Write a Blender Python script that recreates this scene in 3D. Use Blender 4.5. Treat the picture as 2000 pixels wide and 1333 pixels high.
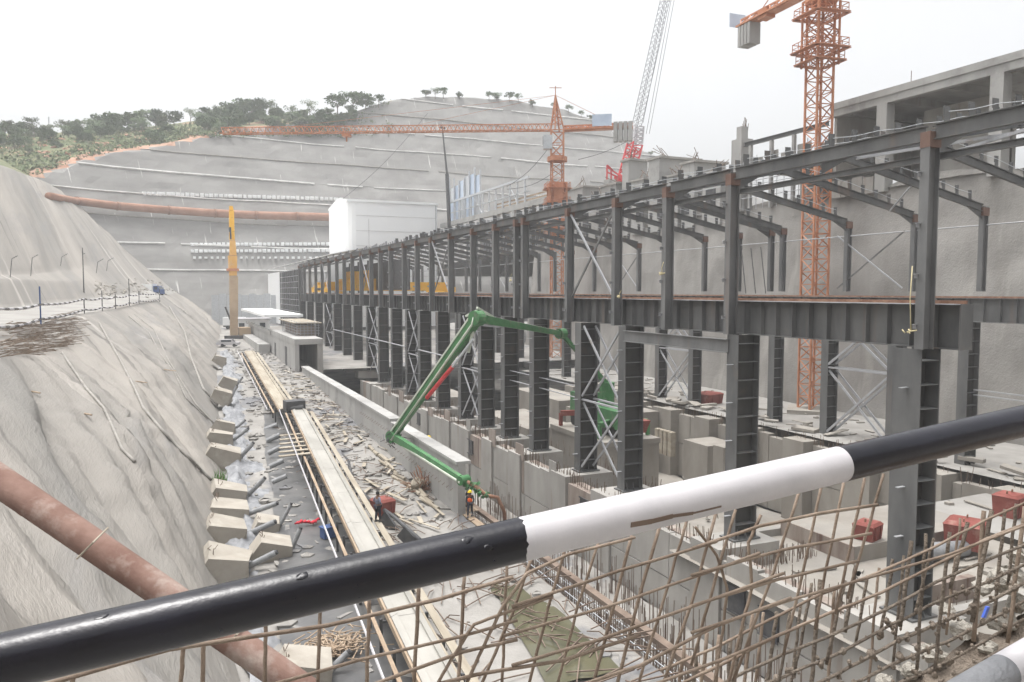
import bpy, math, random
import numpy as np
from mathutils import Vector, Matrix, noise
for o in list(bpy.data.objects): bpy.data.objects.remove(o)
SC = bpy.context.scene; COL = SC.collection
R = math.radians
random.seed(7); RNG = np.random.default_rng(7)

# ------------------------------------------------------------------ camera, sky, sun, exposure
# x runs across the pit to the right, y along the hall away from the camera, z = 0 is eye height
PSI, TH, FPX = math.atan(655/1500), math.atan(96.5/1500), 1500.0
cam = bpy.data.cameras.new('camera'); camo = bpy.data.objects.new('camera', cam); COL.objects.link(camo)
cam.sensor_width = 36; cam.lens = 27.0; cam.clip_start = 0.05; cam.clip_end = 3000
camo.rotation_euler = (math.pi/2 - TH, 0, -PSI)
SC.camera = camo
SUN_EL, SUN_AZ = R(78), R(-50)          # azimuth from +y towards +x
w = bpy.data.worlds.new('World'); SC.world = w; w.use_nodes = True
nt = w.node_tree; nt.nodes.clear()
sky = nt.nodes.new('ShaderNodeTexSky'); sky.sky_type = 'NISHITA'; sky.sun_disc = False
sky.sun_elevation = SUN_EL; sky.sun_rotation = SUN_AZ; sky.dust_density = 8; sky.air_density = 1.0; sky.ozone_density = 1
hs = nt.nodes.new('ShaderNodeHueSaturation'); hs.inputs['Saturation'].default_value = 0.12   # overcast: the blue is gone
bg = nt.nodes.new('ShaderNodeBackground'); bg.inputs['Strength'].default_value = 0.15
wo = nt.nodes.new('ShaderNodeOutputWorld')
nt.links.new(sky.outputs[0], hs.inputs['Color']); nt.links.new(hs.outputs[0], bg.inputs[0]); nt.links.new(bg.outputs[0], wo.inputs[0])
sl = bpy.data.lights.new('sun', 'SUN'); sl.energy = .5; sl.angle = R(14); sl.color = (1, .97, .93)
so = bpy.data.objects.new('sun', sl); COL.objects.link(so)
sd = Vector((math.sin(SUN_AZ)*math.cos(SUN_EL), math.cos(SUN_AZ)*math.cos(SUN_EL), math.sin(SUN_EL)))
so.rotation_euler = sd.to_track_quat('Z', 'Y').to_euler()
SC.view_settings.view_transform = 'Standard'; SC.view_settings.look = 'None'
SC.view_settings.exposure = 1.07; SC.view_settings.gamma = 1
SC.cycles.max_bounces = 5; SC.cycles.diffuse_bounces = 3; SC.cycles.volume_bounces = 1
SC.cycles.transparent_max_bounces = 6

# ------------------------------------------------------------------ helpers
_F = Vector((math.sin(PSI)*math.cos(TH), math.cos(PSI)*math.cos(TH), -math.sin(TH)))
_R = Vector((math.cos(PSI), -math.sin(PSI), 0)); _U = _R.cross(_F)
def at(px, py, x=None, y=None, z=None, d=None):
    """the point of a real plane (x = const, y = const, z = const, or at depth d) seen at a measured spot of the photograph"""
    v = _F + _R*((px-1000)/FPX) - _U*((py-666.5)/FPX)
    k = x/v.x if x is not None else y/v.y if y is not None else z/v.z if z is not None else d
    return v*k
class MB:
    """collects shapes, links them as one mesh"""
    def __init__(s): s.v = []; s.f = []; s.uv = None
    def add(s, vs, fs):
        n = len(s.v); s.v.extend([tuple(p) for p in vs]); s.f.extend([tuple(i+n for i in q) for q in fs]); return s
    def hexa(s, p): return s.add(p, [(0,3,2,1),(4,5,6,7),(0,1,5,4),(1,2,6,5),(2,3,7,6),(3,0,4,7)])
    def box(s, x0, x1, y0, y1, z0, z1):
        return s.hexa([(x0,y0,z0),(x1,y0,z0),(x1,y1,z0),(x0,y1,z0),(x0,y0,z1),(x1,y0,z1),(x1,y1,z1),(x0,y1,z1)])
    def cbox(s, c, d, rz=0, rx=0, ry=0):
        m = Matrix.Translation(c) @ Matrix.Rotation(rz,4,'Z') @ Matrix.Rotation(ry,4,'Y') @ Matrix.Rotation(rx,4,'X')
        a,b,e = d[0]/2,d[1]/2,d[2]/2
        return s.hexa([m@Vector(q) for q in [(-a,-b,-e),(a,-b,-e),(a,b,-e),(-a,b,-e),(-a,-b,e),(a,-b,e),(a,b,e),(-a,b,e)]])
    def beam(s, p0, p1, w, h, up=(0,0,1), ox=0, oz=0):
        p0, p1 = Vector(p0), Vector(p1); d = (p1-p0).normalized(); up = Vector(up)
        sx = d.cross(up)
        if sx.length < 1e-4: sx = d.cross(Vector((0,1,0)))
        sx.normalize(); u = sx.cross(d)
        p0 = p0+sx*ox+u*oz; p1 = p1+sx*ox+u*oz
        a, b = sx*(w/2), u*(h/2)
        return s.hexa([p0-a-b, p0+a-b, p1+a-b, p1-a-b, p0-a+b, p0+a+b, p1+a+b, p1-a+b])
    def ibeam(s, p0, p1, h, w, tw=.03, tf=.04, up=(0,0,1)):
        s.beam(p0,p1,w,tf,up,0,h/2-tf/2); s.beam(p0,p1,w,tf,up,0,-h/2+tf/2); s.beam(p0,p1,tw,h-2*tf+.004,up); return s
    def angle(s, p0, p1, w=.15, t=.02, up=(0,0,1)):
        s.beam(p0,p1,w,t,up,0,0); s.beam(p0,p1,t,w,up,w/2-t/2,-w/2-t/2+.002); return s
    def tube(s, pts, r, n=8, cap=True):
        pts = [Vector(p) for p in pts]; rs = r if isinstance(r,(list,tuple)) else [r]*len(pts)
        b = len(s.v); pu = None
        for i,p in enumerate(pts):
            d = (pts[min(i+1,len(pts)-1)]-pts[max(i-1,0)]).normalized()
            if pu is None: pu = d.orthogonal().normalized()
            else:
                pu = pu - d*pu.dot(d)
                pu = pu.normalized() if pu.length > 1e-5 else d.orthogonal().normalized()
            q = d.cross(pu)
            for k in range(n):
                a = 2*math.pi*k/n; s.v.append(tuple(p + (pu*math.cos(a)+q*math.sin(a))*rs[i]))
        for i in range(len(pts)-1):
            for k in range(n):
                k2=(k+1)%n; s.f.append((b+i*n+k, b+i*n+k2, b+(i+1)*n+k2, b+(i+1)*n+k))
        if cap:
            s.f.append(tuple(b+k for k in range(n-1,-1,-1))); e=b+(len(pts)-1)*n; s.f.append(tuple(e+k for k in range(n)))
        return s
    def prism(s, poly, axis, a, b):
        """poly in the two axes other than `axis`, extruded from a to b"""
        n=len(poly)
        def P(q,t): return {'x':(t,q[0],q[1]),'y':(q[0],t,q[1]),'z':(q[0],q[1],t)}[axis]
        return s.add([P(q,a) for q in poly]+[P(q,b) for q in poly],
            [tuple(range(n-1,-1,-1)), tuple(range(n,2*n))]+[(i,(i+1)%n,n+(i+1)%n,n+i) for i in range(n)])
    def rock(s, c, r, sq=(1,1,.7), seed=0, n=(6,4)):
        rr = random.Random(seed); vs=[]; nu,nv=n
        for j in range(nv+1):
            ph = math.pi*j/nv
            for i in range(nu):
                th=2*math.pi*i/nu; k=r*(.75+.5*rr.random())
                vs.append((c[0]+k*sq[0]*math.sin(ph)*math.cos(th), c[1]+k*sq[1]*math.sin(ph)*math.sin(th), c[2]+k*sq[2]*math.cos(ph)))
        return s.add(vs,[(j*nu+i,(j+1)*nu+i,(j+1)*nu+(i+1)%nu,j*nu+(i+1)%nu) for j in range(nv) for i in range(nu)])
    def mesh(s, name, off=(0,0,0), smooth=False):
        me = bpy.data.meshes.new(name); o = Vector(off)
        me.from_pydata([tuple(Vector(p)-o) for p in s.v], [], s.f); me.validate()
        if smooth: me.shade_smooth()
        return me
WL = {}
def tag(o, label=None, cat=None, group=None, kind=None):
    if label: o['label'] = label
    if cat: o['category'] = cat
    if group: o['group'] = group
    if kind: o['kind'] = kind
    return o
def thing(name, loc, label, cat, group=None, rz=0):
    o = bpy.data.objects.new(name, None); COL.objects.link(o); o.location = loc; o.rotation_euler.z = rz
    o.empty_display_size = .3; WL[o.name] = Vector(loc); return tag(o, label, cat, group)
def link(name, me, parent=None, loc=None):
    o = bpy.data.objects.new(name, me); COL.objects.link(o)
    loc = Vector(loc) if loc is not None else (WL[parent.name] if parent else Vector((0,0,0)))
    WL[o.name] = loc
    if parent: o.parent = parent; o.location = loc - WL[parent.name]
    else: o.location = loc
    return o
def obj(name, mb, m, parent=None, smooth=False, loc=None, **kw):
    """one mesh object; a top-level one gets its origin at its base"""
    if loc is None:
        if parent: loc = WL[parent.name]
        else:
            a = np.array(mb.v); loc = ((a[:,0].min()+a[:,0].max())/2, (a[:,1].min()+a[:,1].max())/2, a[:,2].min())
    me = mb.mesh(name, loc, smooth); me.materials.append(M[m] if isinstance(m,str) else m)
    return tag(link(name, me, parent, loc), kw.get('label'), kw.get('cat'), kw.get('group'), kw.get('kind'))
def shared(name, mb, m):
    me = mb.mesh(name); me.materials.append(M[m]); return me
def children(o): return [c for c in COL.objects if c.parent == o]
def copy_tree(o, kids, loc, rz=0, sc=1, label=None):
    c = o.copy(); COL.objects.link(c); c.location = loc; c.rotation_euler.z = rz; c.scale = (sc,)*3
    if label: c['label'] = label
    for k in kids:
        q = k.copy(); COL.objects.link(q); q.parent = c
    return c

# ------------------------------------------------------------------ materials (world-space noise, so nothing repeats)
M = {}
def mat(name, col, col2=None, rough=.8, metal=0, scale=1.0, stretch=(1,1,1), detail=6, bump=0., bscale=None, spot=None, spot_scale=.3, spot_lo=.55, spot_hi=.7, uv=False, streak=None, contrast=(.35,.65), spec=.3, fine=None, streak2=None):
    m = bpy.data.materials.new(name); m.use_nodes = True; t = m.node_tree; N = t.nodes; L = t.links
    b = N['Principled BSDF']; b.inputs['Roughness'].default_value = rough; b.inputs['Metallic'].default_value = metal
    b.inputs['Specular IOR Level'].default_value = spec
    if uv: src = N.new('ShaderNodeUVMap').outputs[0]
    else: src = N.new('ShaderNodeNewGeometry').outputs['Position']
    def nz(sc, st, det=6, rg=.6):
        mp = N.new('ShaderNodeMapping'); mp.inputs['Scale'].default_value = st; L.new(src, mp.inputs[0])
        n = N.new('ShaderNodeTexNoise'); n.inputs['Scale'].default_value = sc; n.inputs['Detail'].default_value = det; n.inputs['Roughness'].default_value = rg
        L.new(mp.outputs[0], n.inputs[0]); return n.outputs['Fac']
    def ramp(f, lo, hi):
        r = N.new('ShaderNodeMapRange'); r.inputs[1].default_value = lo; r.inputs[2].default_value = hi; L.new(f, r.inputs[0]); return r.outputs[0]
    def mix(f, a, c):
        x = N.new('ShaderNodeMix'); x.data_type = 'RGBA'; L.new(f, x.inputs[0])
        for s_, q in ((6,a),(7,c)):
            if isinstance(q, tuple): x.inputs[s_].default_value = (*q,1)
            else: L.new(q, x.inputs[s_])
        return x.outputs[2]
    out = col
    if col2:
        f = nz(scale, stretch, detail); out = mix(ramp(f,*contrast), col, col2)
        if streak:      # (colour, scale, stretch, lo, hi)
            out = mix(ramp(nz(streak[1], streak[2], 4, .55), streak[3], streak[4]), out, streak[0])
        if streak2: out = mix(ramp(nz(streak2[1], streak2[2], 4, .6), streak2[3], streak2[4]), out, streak2[0])
        if spot: out = mix(ramp(nz(spot_scale, (1,1,1), 5, .65), spot_lo, spot_hi), out, spot)
        L.new(out, b.inputs['Base Color'])
    else: b.inputs['Base Color'].default_value = (*col,1)
    if bump:
        src_keep = src
        bn = N.new('ShaderNodeBump'); bn.inputs['Strength'].default_value = min(bump,1); bn.inputs['Distance'].default_value = .05 if bump<=1 else .05*bump
        L.new(nz(bscale or scale*6, stretch if uv else (1,1,1), 5, .65), bn.inputs['Height']); L.new(bn.outputs[0], b.inputs['Normal'])
        if fine:
            b2=N.new('ShaderNodeBump'); b2.inputs['Strength'].default_value=fine[0]; b2.inputs['Distance'].default_value=fine[2]; L.new(nz(fine[1],(1,1,1),4,.7),b2.inputs['Height']); L.new(bn.outputs[0],b2.inputs['Normal']); L.new(b2.outputs[0],b.inputs['Normal'])
    M[name] = m; return m
mat('shotcrete', (.19,.182,.168), (.295,.272,.244), .95, scale=.14, stretch=(1,.16,1), uv=True, bump=1.8, bscale=1.6, spot=(.20,.195,.19), spot_scale=.12, spot_lo=.55, spot_hi=.75, streak=((.37,.345,.315),.55,(1,.03,1),.60,.70), fine=(1,6,.07), streak2=((.13,.122,.112),.9,(1,.03,1),.60,.70))
mat('shotcrete_back', (.20,.194,.185), (.275,.268,.256), .92, scale=.11, stretch=(.6,1,1), uv=True, bump=.5, bscale=1.2, streak=((.55,.54,.52),.9,(1,.05,1),.655,.70), spot=(.21,.205,.195), spot_scale=.03)
mat('shotcrete_wall', (.22,.21,.195), (.31,.298,.28), .92, scale=.2, stretch=(1,1,.35), bump=1.4, bscale=.9, fine=(.8,5,.06), streak=((.34,.325,.30),.25,(1,1,.10),.60,.70), spot=(.24,.23,.22), spot_scale=.12, spot_lo=.58)
mat('hill', (.085,.11,.045), (.16,.16,.085), .95, scale=.12, bump=1, bscale=.8, spot=(.33,.20,.14), spot_scale=.05, spot_lo=.55, spot_hi=.64)
mat('red_soil', (.33,.17,.11), (.40,.26,.19), .95, scale=.2, bump=.8, bscale=1)
mat('ground', (.20,.19,.175), (.30,.287,.268), .9, scale=.25, bump=.8, bscale=4, spot=(.16,.16,.165), spot_scale=.13, spot_lo=.54, spot_hi=.62)
mat('wet_ground', (.065,.066,.068), (.12,.118,.115), .42, scale=.5, bump=.3, bscale=3, spec=.5)
mat('pond', (.085,.083,.052), (.12,.113,.07), .10, scale=.4, spec=.5)
mat('road_dust', (.23,.22,.205), (.30,.29,.272), .9, scale=.3, bump=.5)
mat('mud', (.22,.18,.145), (.30,.255,.21), .95, scale=3, bump=1, bscale=25)
mat('rock', (.25,.23,.20), (.36,.34,.30), .95, scale=2, bump=1, bscale=14)
mat('cement', (.245,.232,.212), (.32,.302,.278), .92, scale=1.5, bump=.5, bscale=8)
mat('mast_tan', (.36,.26,.17), (.44,.33,.22), .7, scale=.4)
mat('tube_steel', (.19,.195,.20), (.28,.285,.29), .5, scale=2)
mat('strap', (.50,.43,.24), (.60,.53,.34), .8, scale=3)
mat('kerb', (.45,.445,.43), (.68,.67,.65), .9, scale=.25)
mat('concrete', (.27,.258,.238), (.36,.346,.322), .88, scale=.35, stretch=(1,1,.35), bump=.35, bscale=4, spot=(.27,.25,.23), spot_scale=.35, spot_lo=.58, spot_hi=.75, streak=((.25,.21,.18),.8,(1,1,.10),.62,.75))
mat('concrete_warm', (.23,.21,.185), (.31,.29,.258), .88, scale=.3, stretch=(1,1,.4), bump=.35, bscale=3, spot=(.25,.235,.215), spot_scale=.2, streak=((.27,.25,.22),.6,(1,1,.12),.6,.75))
mat('concrete_pale', (.31,.305,.295), (.39,.385,.37), .85, scale=.25, stretch=(1,1,.3), bump=.2, streak=((.22,.21,.20),.7,(1,1,.08),.60,.8), spot=(.25,.245,.235), spot_scale=.25)
mat('concrete_rust', (.21,.165,.14), (.32,.28,.245), .9, scale=.9, stretch=(1,1,.25), bump=.4, bscale=5, streak=((.12,.075,.06),1.4,(1,1,.08),.55,.7))
mat('concrete_block', (.29,.262,.222), (.37,.34,.295), .85, scale=.5, bump=.3, bscale=5, spot=(.40,.37,.32), spot_scale=.8)
mat('steel', (.080,.082,.083), (.140,.141,.139), .55, .0, scale=.5, stretch=(1,1,.4), bump=.15, bscale=3, streak=((.16,.125,.105),.8,(1,1,.07),.60,.74), spot=(.15,.135,.12), spot_scale=.5, spot_lo=.62, spot_hi=.8, spec=.5)
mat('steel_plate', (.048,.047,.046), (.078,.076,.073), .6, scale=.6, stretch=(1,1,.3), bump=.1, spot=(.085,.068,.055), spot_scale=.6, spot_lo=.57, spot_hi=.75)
mat('steel_flange', (.105,.108,.110), (.175,.176,.175), .5, scale=.6, stretch=(1,1,.4), bump=.12, streak=((.19,.155,.135),.9,(1,1,.07),.60,.74), spot=(.19,.165,.15), spot_scale=.7, spot_lo=.64, spot_hi=.8, spec=.5)
mat('steel_light', (.29,.295,.31), (.37,.375,.39), .5, scale=.8, bump=.1, spot=(.27,.24,.21), spot_scale=1.2, spot_lo=.6, spot_hi=.75, spec=.5)
mat('steel_primer', (.14,.085,.068), (.19,.125,.10), .7, scale=.8, bump=.1)
mat('rust', (.21,.11,.075), (.32,.19,.13), .85, scale=2, bump=.4, bscale=12)
mat('rebar', (.155,.115,.087), (.285,.225,.175), .85, scale=9, bump=.35, bscale=120)
mat('rebar_old', (.13,.095,.075), (.22,.17,.135), .9, scale=1.2)
mat('muddy_rebar', (.19,.155,.125), (.31,.26,.21), .95, scale=14, bump=1, bscale=60)
mat('white_sheet', (.79,.80,.80), (.83,.84,.84), .5, scale=.05, stretch=(1,1,.5), bump=.05, bscale=.6)
mat('white_paint', (.43,.42,.435), (.50,.485,.50), .38, scale=8, bump=.03, bscale=20, spot=(.37,.35,.345), spot_scale=10, spot_lo=.66, spot_hi=.78, spec=.5)
mat('black_paint', (.003,.003,.006), (.008,.008,.015), .24, scale=9, bump=.05, bscale=22, spot=(.07,.07,.10), spot_scale=70, spot_lo=.70, spot_hi=.80, spec=.45)
mat('crane_orange', (.42,.17,.085), (.52,.245,.145), .55, scale=.6, bump=.1, spot=(.38,.14,.07), spot_scale=.7, spot_lo=.6)
mat('crane_red', (.50,.045,.05), (.60,.08,.085), .55, scale=.5)
mat('crane_yellow', (.80,.42,.02), (.85,.48,.05), .5, scale=.6, spot=(.45,.22,.04), spot_scale=.6, spot_lo=.62)
mat('boom_yellow', (.62,.34,.08), (.72,.42,.13), .6, scale=.3, spot=(.55,.40,.26), spot_scale=.25)
mat('pump_green', (.045,.15,.055), (.075,.21,.085), .55, scale=1, bump=.05, spot=(.16,.17,.13), spot_scale=1.6, spot_lo=.53, spot_hi=.75, spec=.4)
mat('pump_pale', (.50,.54,.46), (.58,.61,.53), .5, scale=1)
mat('pipe_red', (.16,.092,.072), (.235,.15,.122), .85, scale=1.6, bump=.25, bscale=14, spot=(.33,.27,.235), spot_scale=.9, spot_lo=.50, spot_hi=.66)
mat('pipe_orange', (.28,.145,.095), (.36,.20,.14), .8, scale=.3)
mat('box_red', (.19,.052,.042), (.25,.08,.066), .8, scale=1.2, bump=.2, spot=(.30,.16,.13), spot_scale=1.0, spot_lo=.57)
mat('wood', (.27,.20,.14), (.38,.30,.22), .85, scale=2, stretch=(1,.2,1), bump=.3)
mat('wood_pale', (.26,.225,.175), (.38,.34,.275), .85, scale=1.5, stretch=(1,.15,1), bump=.3)
mat('belt', (.27,.26,.235), (.36,.345,.315), .7, scale=.7, stretch=(1,.3,1), bump=.15)
mat('dark_metal_shade', (.05,.05,.055), (.09,.09,.09), .6, scale=2)  # real dark metal; also the painted shade of openings and interiors
mat('cable', (.06,.06,.06), None, .6)
mat('galv', (.42,.44,.46), (.52,.54,.56), .5, scale=2, bump=.1, spec=.5)
mat('tarp', (.17,.175,.185), (.30,.305,.315), .7, scale=1.5, bump=.4)
mat('blue_sheet', (.42,.50,.62), (.55,.62,.72), .5, scale=.3)
mat('blue_paint', (.05,.09,.22), (.07,.12,.27), .5, scale=1)
mat('blue_plastic', (.06,.12,.55), (.10,.18,.65), .4, scale=6)
mat('glass_dark', (.05,.06,.07), None, .1, spec=.6)
mat('leaf', (.05,.09,.03), (.10,.145,.06), .8, scale=.4, contrast=(.3,.7))
mat('leaf_pale', (.07,.095,.045), (.12,.145,.07), .8, scale=.4)
mat('bush', (.06,.095,.035), (.13,.15,.07), .9, scale=.15)
mat('grass_green', (.07,.20,.03), (.12,.28,.05), .8, scale=4)
mat('bark', (.16,.13,.10), (.22,.19,.15), .95, scale=2)
mat('skin', (.17,.09,.06), None, .6)
mat('hair', (.012,.010,.009), None, .7)
mat('vest_orange', (.80,.12,.03), (.85,.16,.04), .7, scale=8)
mat('vest_yellow', (.80,.55,.04), None, .7)
mat('helmet_yellow', (.85,.62,.02), None, .35)
mat('shirt_blue', (.10,.115,.16), (.17,.18,.23), .8, scale=12)
mat('shirt_pale', (.5,.5,.48), None, .8)
mat('trousers', (.022,.024,.035), (.035,.037,.05), .85, scale=6)
mat('tyre', (.03,.03,.03), None, .8)
mat('cloth_red', (.55,.03,.05), (.65,.06,.08), .8, scale=5)

# ------------------------------------------------------------------ terrain
from mathutils.bvhtree import BVHTree
def fbm(x, y, z=0, o=4):
    return noise.fractal(Vector((x,y,z)), 1.0, 2.0, o)
def zg(y): return float(np.interp(y, [20,55,110,200,270], [-15.2,-15,-12.3,-10.6,-9.6]))
def grid_mesh(P, name, UV=None, keep=None, mats=(), fm=None):
    ns, ntt = P.shape[:2]; idx = np.arange(ns*ntt).reshape(ns,ntt)
    q = np.stack([idx[:-1,:-1],idx[1:,:-1],idx[1:,1:],idx[:-1,1:]],-1)
    msk = np.ones(q.shape[:2],bool) if keep is None else keep
    f = q[msk]; me = bpy.data.meshes.new(name)
    used, inv = np.unique(f, return_inverse=True)
    me.from_pydata(P.reshape(-1,3)[used].tolist(), [], inv.reshape(f.shape).tolist())
    if UV is not None:
        ul = me.uv_layers.new(name='UVMap'); li = np.zeros(len(me.loops),int); me.loops.foreach_get('vertex_index', li)
        ul.data.foreach_set('uv', UV.reshape(-1,2)[used][li].astype(np.float32).ravel())
    for m_ in mats: me.materials.append(M[m_])
    if fm is not None: me.polygons.foreach_set('material_index', fm[msk].astype(np.int32))
    me.shade_smooth(); return me

# left bank: stations (toe x, y, z, outward dx, dy, profile of nine (t, z))
ST = [  # first stations climb high behind the camera: unseen, added to cut sky light
 (110,12,-15.5, 0,-1,    [(0,-15.5),(5,-8),(10.8,-1.7),(17,-1.6),(19,-.6),(27,9),(40,20),(70,27),(100,30)]),
 (40,12,-15.5, 0,-1,     [(0,-15.5),(5,-8),(10.8,-1.7),(17,-1.6),(19,-.6),(27,9),(40,20),(70,27),(100,30)]),
 (16,13.5,-15.5,-.05,-1, [(0,-15.5),(5.5,-9),(11.9,-1.75),(17,-1.6),(19,-.6),(27,9),(40,20),(70,27),(100,30)]),
 (9,15.2,-15.4,-.3,-.95, [(0,-15.4),(6.5,-9.2),(13.4,-1.85),(17,-1.6),(19,-.6),(27,9),(40,20),(70,27),(100,30)]),
 (4.6,18.5,-15.2,-.26,-.97,[(0,-15.2),(8,-11.2),(17.2,-1.9),(22.5,-1.7),(24.5,-.6),(33,9),(46,20),(75,27),(105,30)]),
 (2.2,25,-15.0,-.75,-.66,  [(0,-15.0),(5,-9.8),(12.5,-2.7),(19,-2.4),(23,-.3),(30,5),(48,18),(88,26),(138,31)]),
 (1.4,39,-14.9,-1,-.05,   [(0,-14.9),(4.4,-9.4),(10.6,-2.9),(19,-2.6),(24,.6),(28,.9),(52,18),(90,28),(140,34)]),
 (2.6,55,-14.8,-1,0,      [(0,-14.8),(5.5,-9.0),(13.2,-3.0),(22,-2.7),(27,1.2),(31,1.5),(55,21),(90,31),(140,38)]),
 (3.4,73,-14.3,-1,0,      [(0,-14.3),(6.5,-8.4),(16.6,-3.0),(25,-2.7),(29,1.4),(33,1.8),(56,22),(90,32),(140,40)]),
 (4.6,98,-13.2,-1,0,      [(0,-13.2),(6.3,-7.8),(14.8,-3.0),(26,-2.6),(30,1.7),(33,2.0),(57,24),(90,34),(140,42)]),
 (6.0,125,-12.4,-1,.03,   [(0,-12.4),(6.3,-7.4),(15.2,-2.9),(27,-2.4),(31,1.9),(34,2.2),(59,27),(90,36),(140,46)]),
 (7.2,155,-11.8,-1,.05,   [(0,-11.8),(6.6,-7.0),(14.5,-2.4),(23,-1.6),(27,1.9),(31,3.0),(56,28),(90,38),(140,50)]),
 (9.0,185,-11.2,-1,.08,   [(0,-11.2),(6.5,-6.6),(13.5,-1.8),(18,-.6),(23,2.3),(28,5),(52,29),(90,40),(140,54)]),
 (11,215,-10.6,-1,.12,    [(0,-10.6),(6.5,-6.0),(13,-1.2),(16,.6),(21,4),(27,9),(48,30),(90,44),(140,60)]),
 (12,245,-10,-1,.2,       [(0,-10),(6.5,-5.4),(12,-.6),(15,1.6),(20,6),(26,11.5),(46,31),(90,50),(140,66)]),
 (12,285,-10,-1,.3,       [(0,-10),(6.5,-5.0),(12,-.2),(15,2.4),(20,7),(26,12.5),(45,32),(90,56),(140,72)]),
]
sx = np.array([[a[0],a[1],a[3],a[4]] for a in ST]); sp = np.array([a[5] for a in ST])   # (n,9,2)
ln = np.r_[0, np.cumsum(np.hypot(np.diff(sx[:,0]), np.diff(sx[:,1])))]
ss = np.unique(np.r_[np.linspace(0,ln[1],8), np.linspace(ln[1],ln[4],30), np.linspace(ln[4],ln[9],150), np.linspace(ln[9],ln[-1],150)])
ii = lambda a: np.interp(ss, ln, a)
def smooth1(a,k=5):
    ker=np.ones(k)/k; return np.convolve(np.pad(a,(k//2,k//2),'edge'),ker,'valid')
TX,TY,DX,DY = [smooth1(ii(sx[:,i])) for i in range(4)]; nn=np.hypot(DX,DY); DX/=nn; DY/=nn
u = np.unique(np.r_[np.linspace(0,2,60), np.linspace(2,5,24), np.linspace(5,6,40), np.linspace(6,8,14)])
T = np.zeros((len(ss),len(u))); Z = T.copy()
for i in range(len(ss)):
    pt = [np.interp(ss[i], ln, sp[:,k,0]) for k in range(9)]; pz = [np.interp(ss[i], ln, sp[:,k,1]) for k in range(9)]
    T[i] = np.interp(u, range(9), pt); Z[i] = np.interp(u, range(9), pz)
PL = np.zeros((len(ss),len(u),3)); UVL = np.zeros((len(ss),len(u),2))
for i,s_ in enumerate(ss):
    for j,uu in enumerate(u):
        t=T[i,j]; x=TX[i]+DX[i]*t; y=TY[i]+DY[i]*t; z=Z[i,j]
        sl_ = max(0, math.sin(math.pi*min(uu/2,1))) if uu<2 else (.35 if 5<uu<6 else .08)
        lean = s_ - 2.4*t
        fold = 1.7*(.35-abs(fbm(lean*.060+.30*fbm(t*.12,s_*.05,2,2), t*.03, 3,3)))+.85*(.3-abs(fbm(lean*.22, t*.05, 9,3)))+.10*fbm(x*.9,y*.9,z*.9,4)       # sprayed folds running down the face
        k = 1.2*sl_*fold + .10*fbm(x*.6,y*.6,z*.6)*(.3+sl_)
        if y < 12 and x > -4: k *= .3
        PL[i,j] = (x - DX[i]*k*.7, y - DY[i]*k*.7, z + k*.75); UVL[i,j] = (lean*.42, t*1.25)
crest = (u[:-1] >= 6)[None,:].repeat(len(ss)-1,0) & (ss[:-1] > ln[5])[:,None]
fm = crest.astype(int)
road = ((u[:-1]>2.02)&(u[:-1]<3))[None,:].repeat(len(ss)-1,0); fm[road] = 2
me = grid_mesh(PL, 'sprayed_slope', UVL, None, ('shotcrete','hill','road_dust'), fm)
slope = tag(link('sprayed_slope', me), kind='structure')
SLB = BVHTree.FromPolygons([tuple(v.co) for v in me.vertices], [tuple(p.vertices) for p in me.polygons])

# terraced cut at the far end
SKY = np.array([(-400,470),(-200,430),(0,372),(80,342),(140,322),(200,303),(330,283),(440,256),(540,243),(620,236),(700,216),(760,196),(830,190),(900,190),(1000,196),(1100,214),(1170,240),(1250,290),(1330,330),(1450,380),(1700,455),(2400,520)],float)
bp = np.array([(-75,200),(-48,232),(-22,254),(6,266),(40,270),(110,271),(180,273),(260,278),(440,290)],float)
bl = np.r_[0,np.cumsum(np.hypot(*np.diff(bp,axis=0).T))]
bs = np.linspace(0,bl[-1],240)
BX = smooth1(np.interp(bs,bl,bp[:,0]),15); BY = smooth1(np.interp(bs,bl,bp[:,1]),15)
nx = -np.gradient(BY); ny = np.gradient(BX); q_ = np.hypot(nx,ny); nx/=q_; ny/=q_
H, SL, Z0 = 8.6, 1.45, -10.0
rows = np.unique(np.r_[[k+f for k in range(13) for f in (0,.22,.45,.68,.86,.93,.999)], np.linspace(13,20,24)])
def proj(x,y,z):
    p=Vector((x,y,z)); d=p.dot(_F); return 1000+FPX*p.dot(_R)/d, 666.5-FPX*p.dot(_U)/d, d
PB = np.zeros((len(bs),len(rows),3)); UVB = np.zeros((len(bs),len(rows),2)); NAT = np.zeros((len(bs),len(rows)))
HB = []
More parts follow.
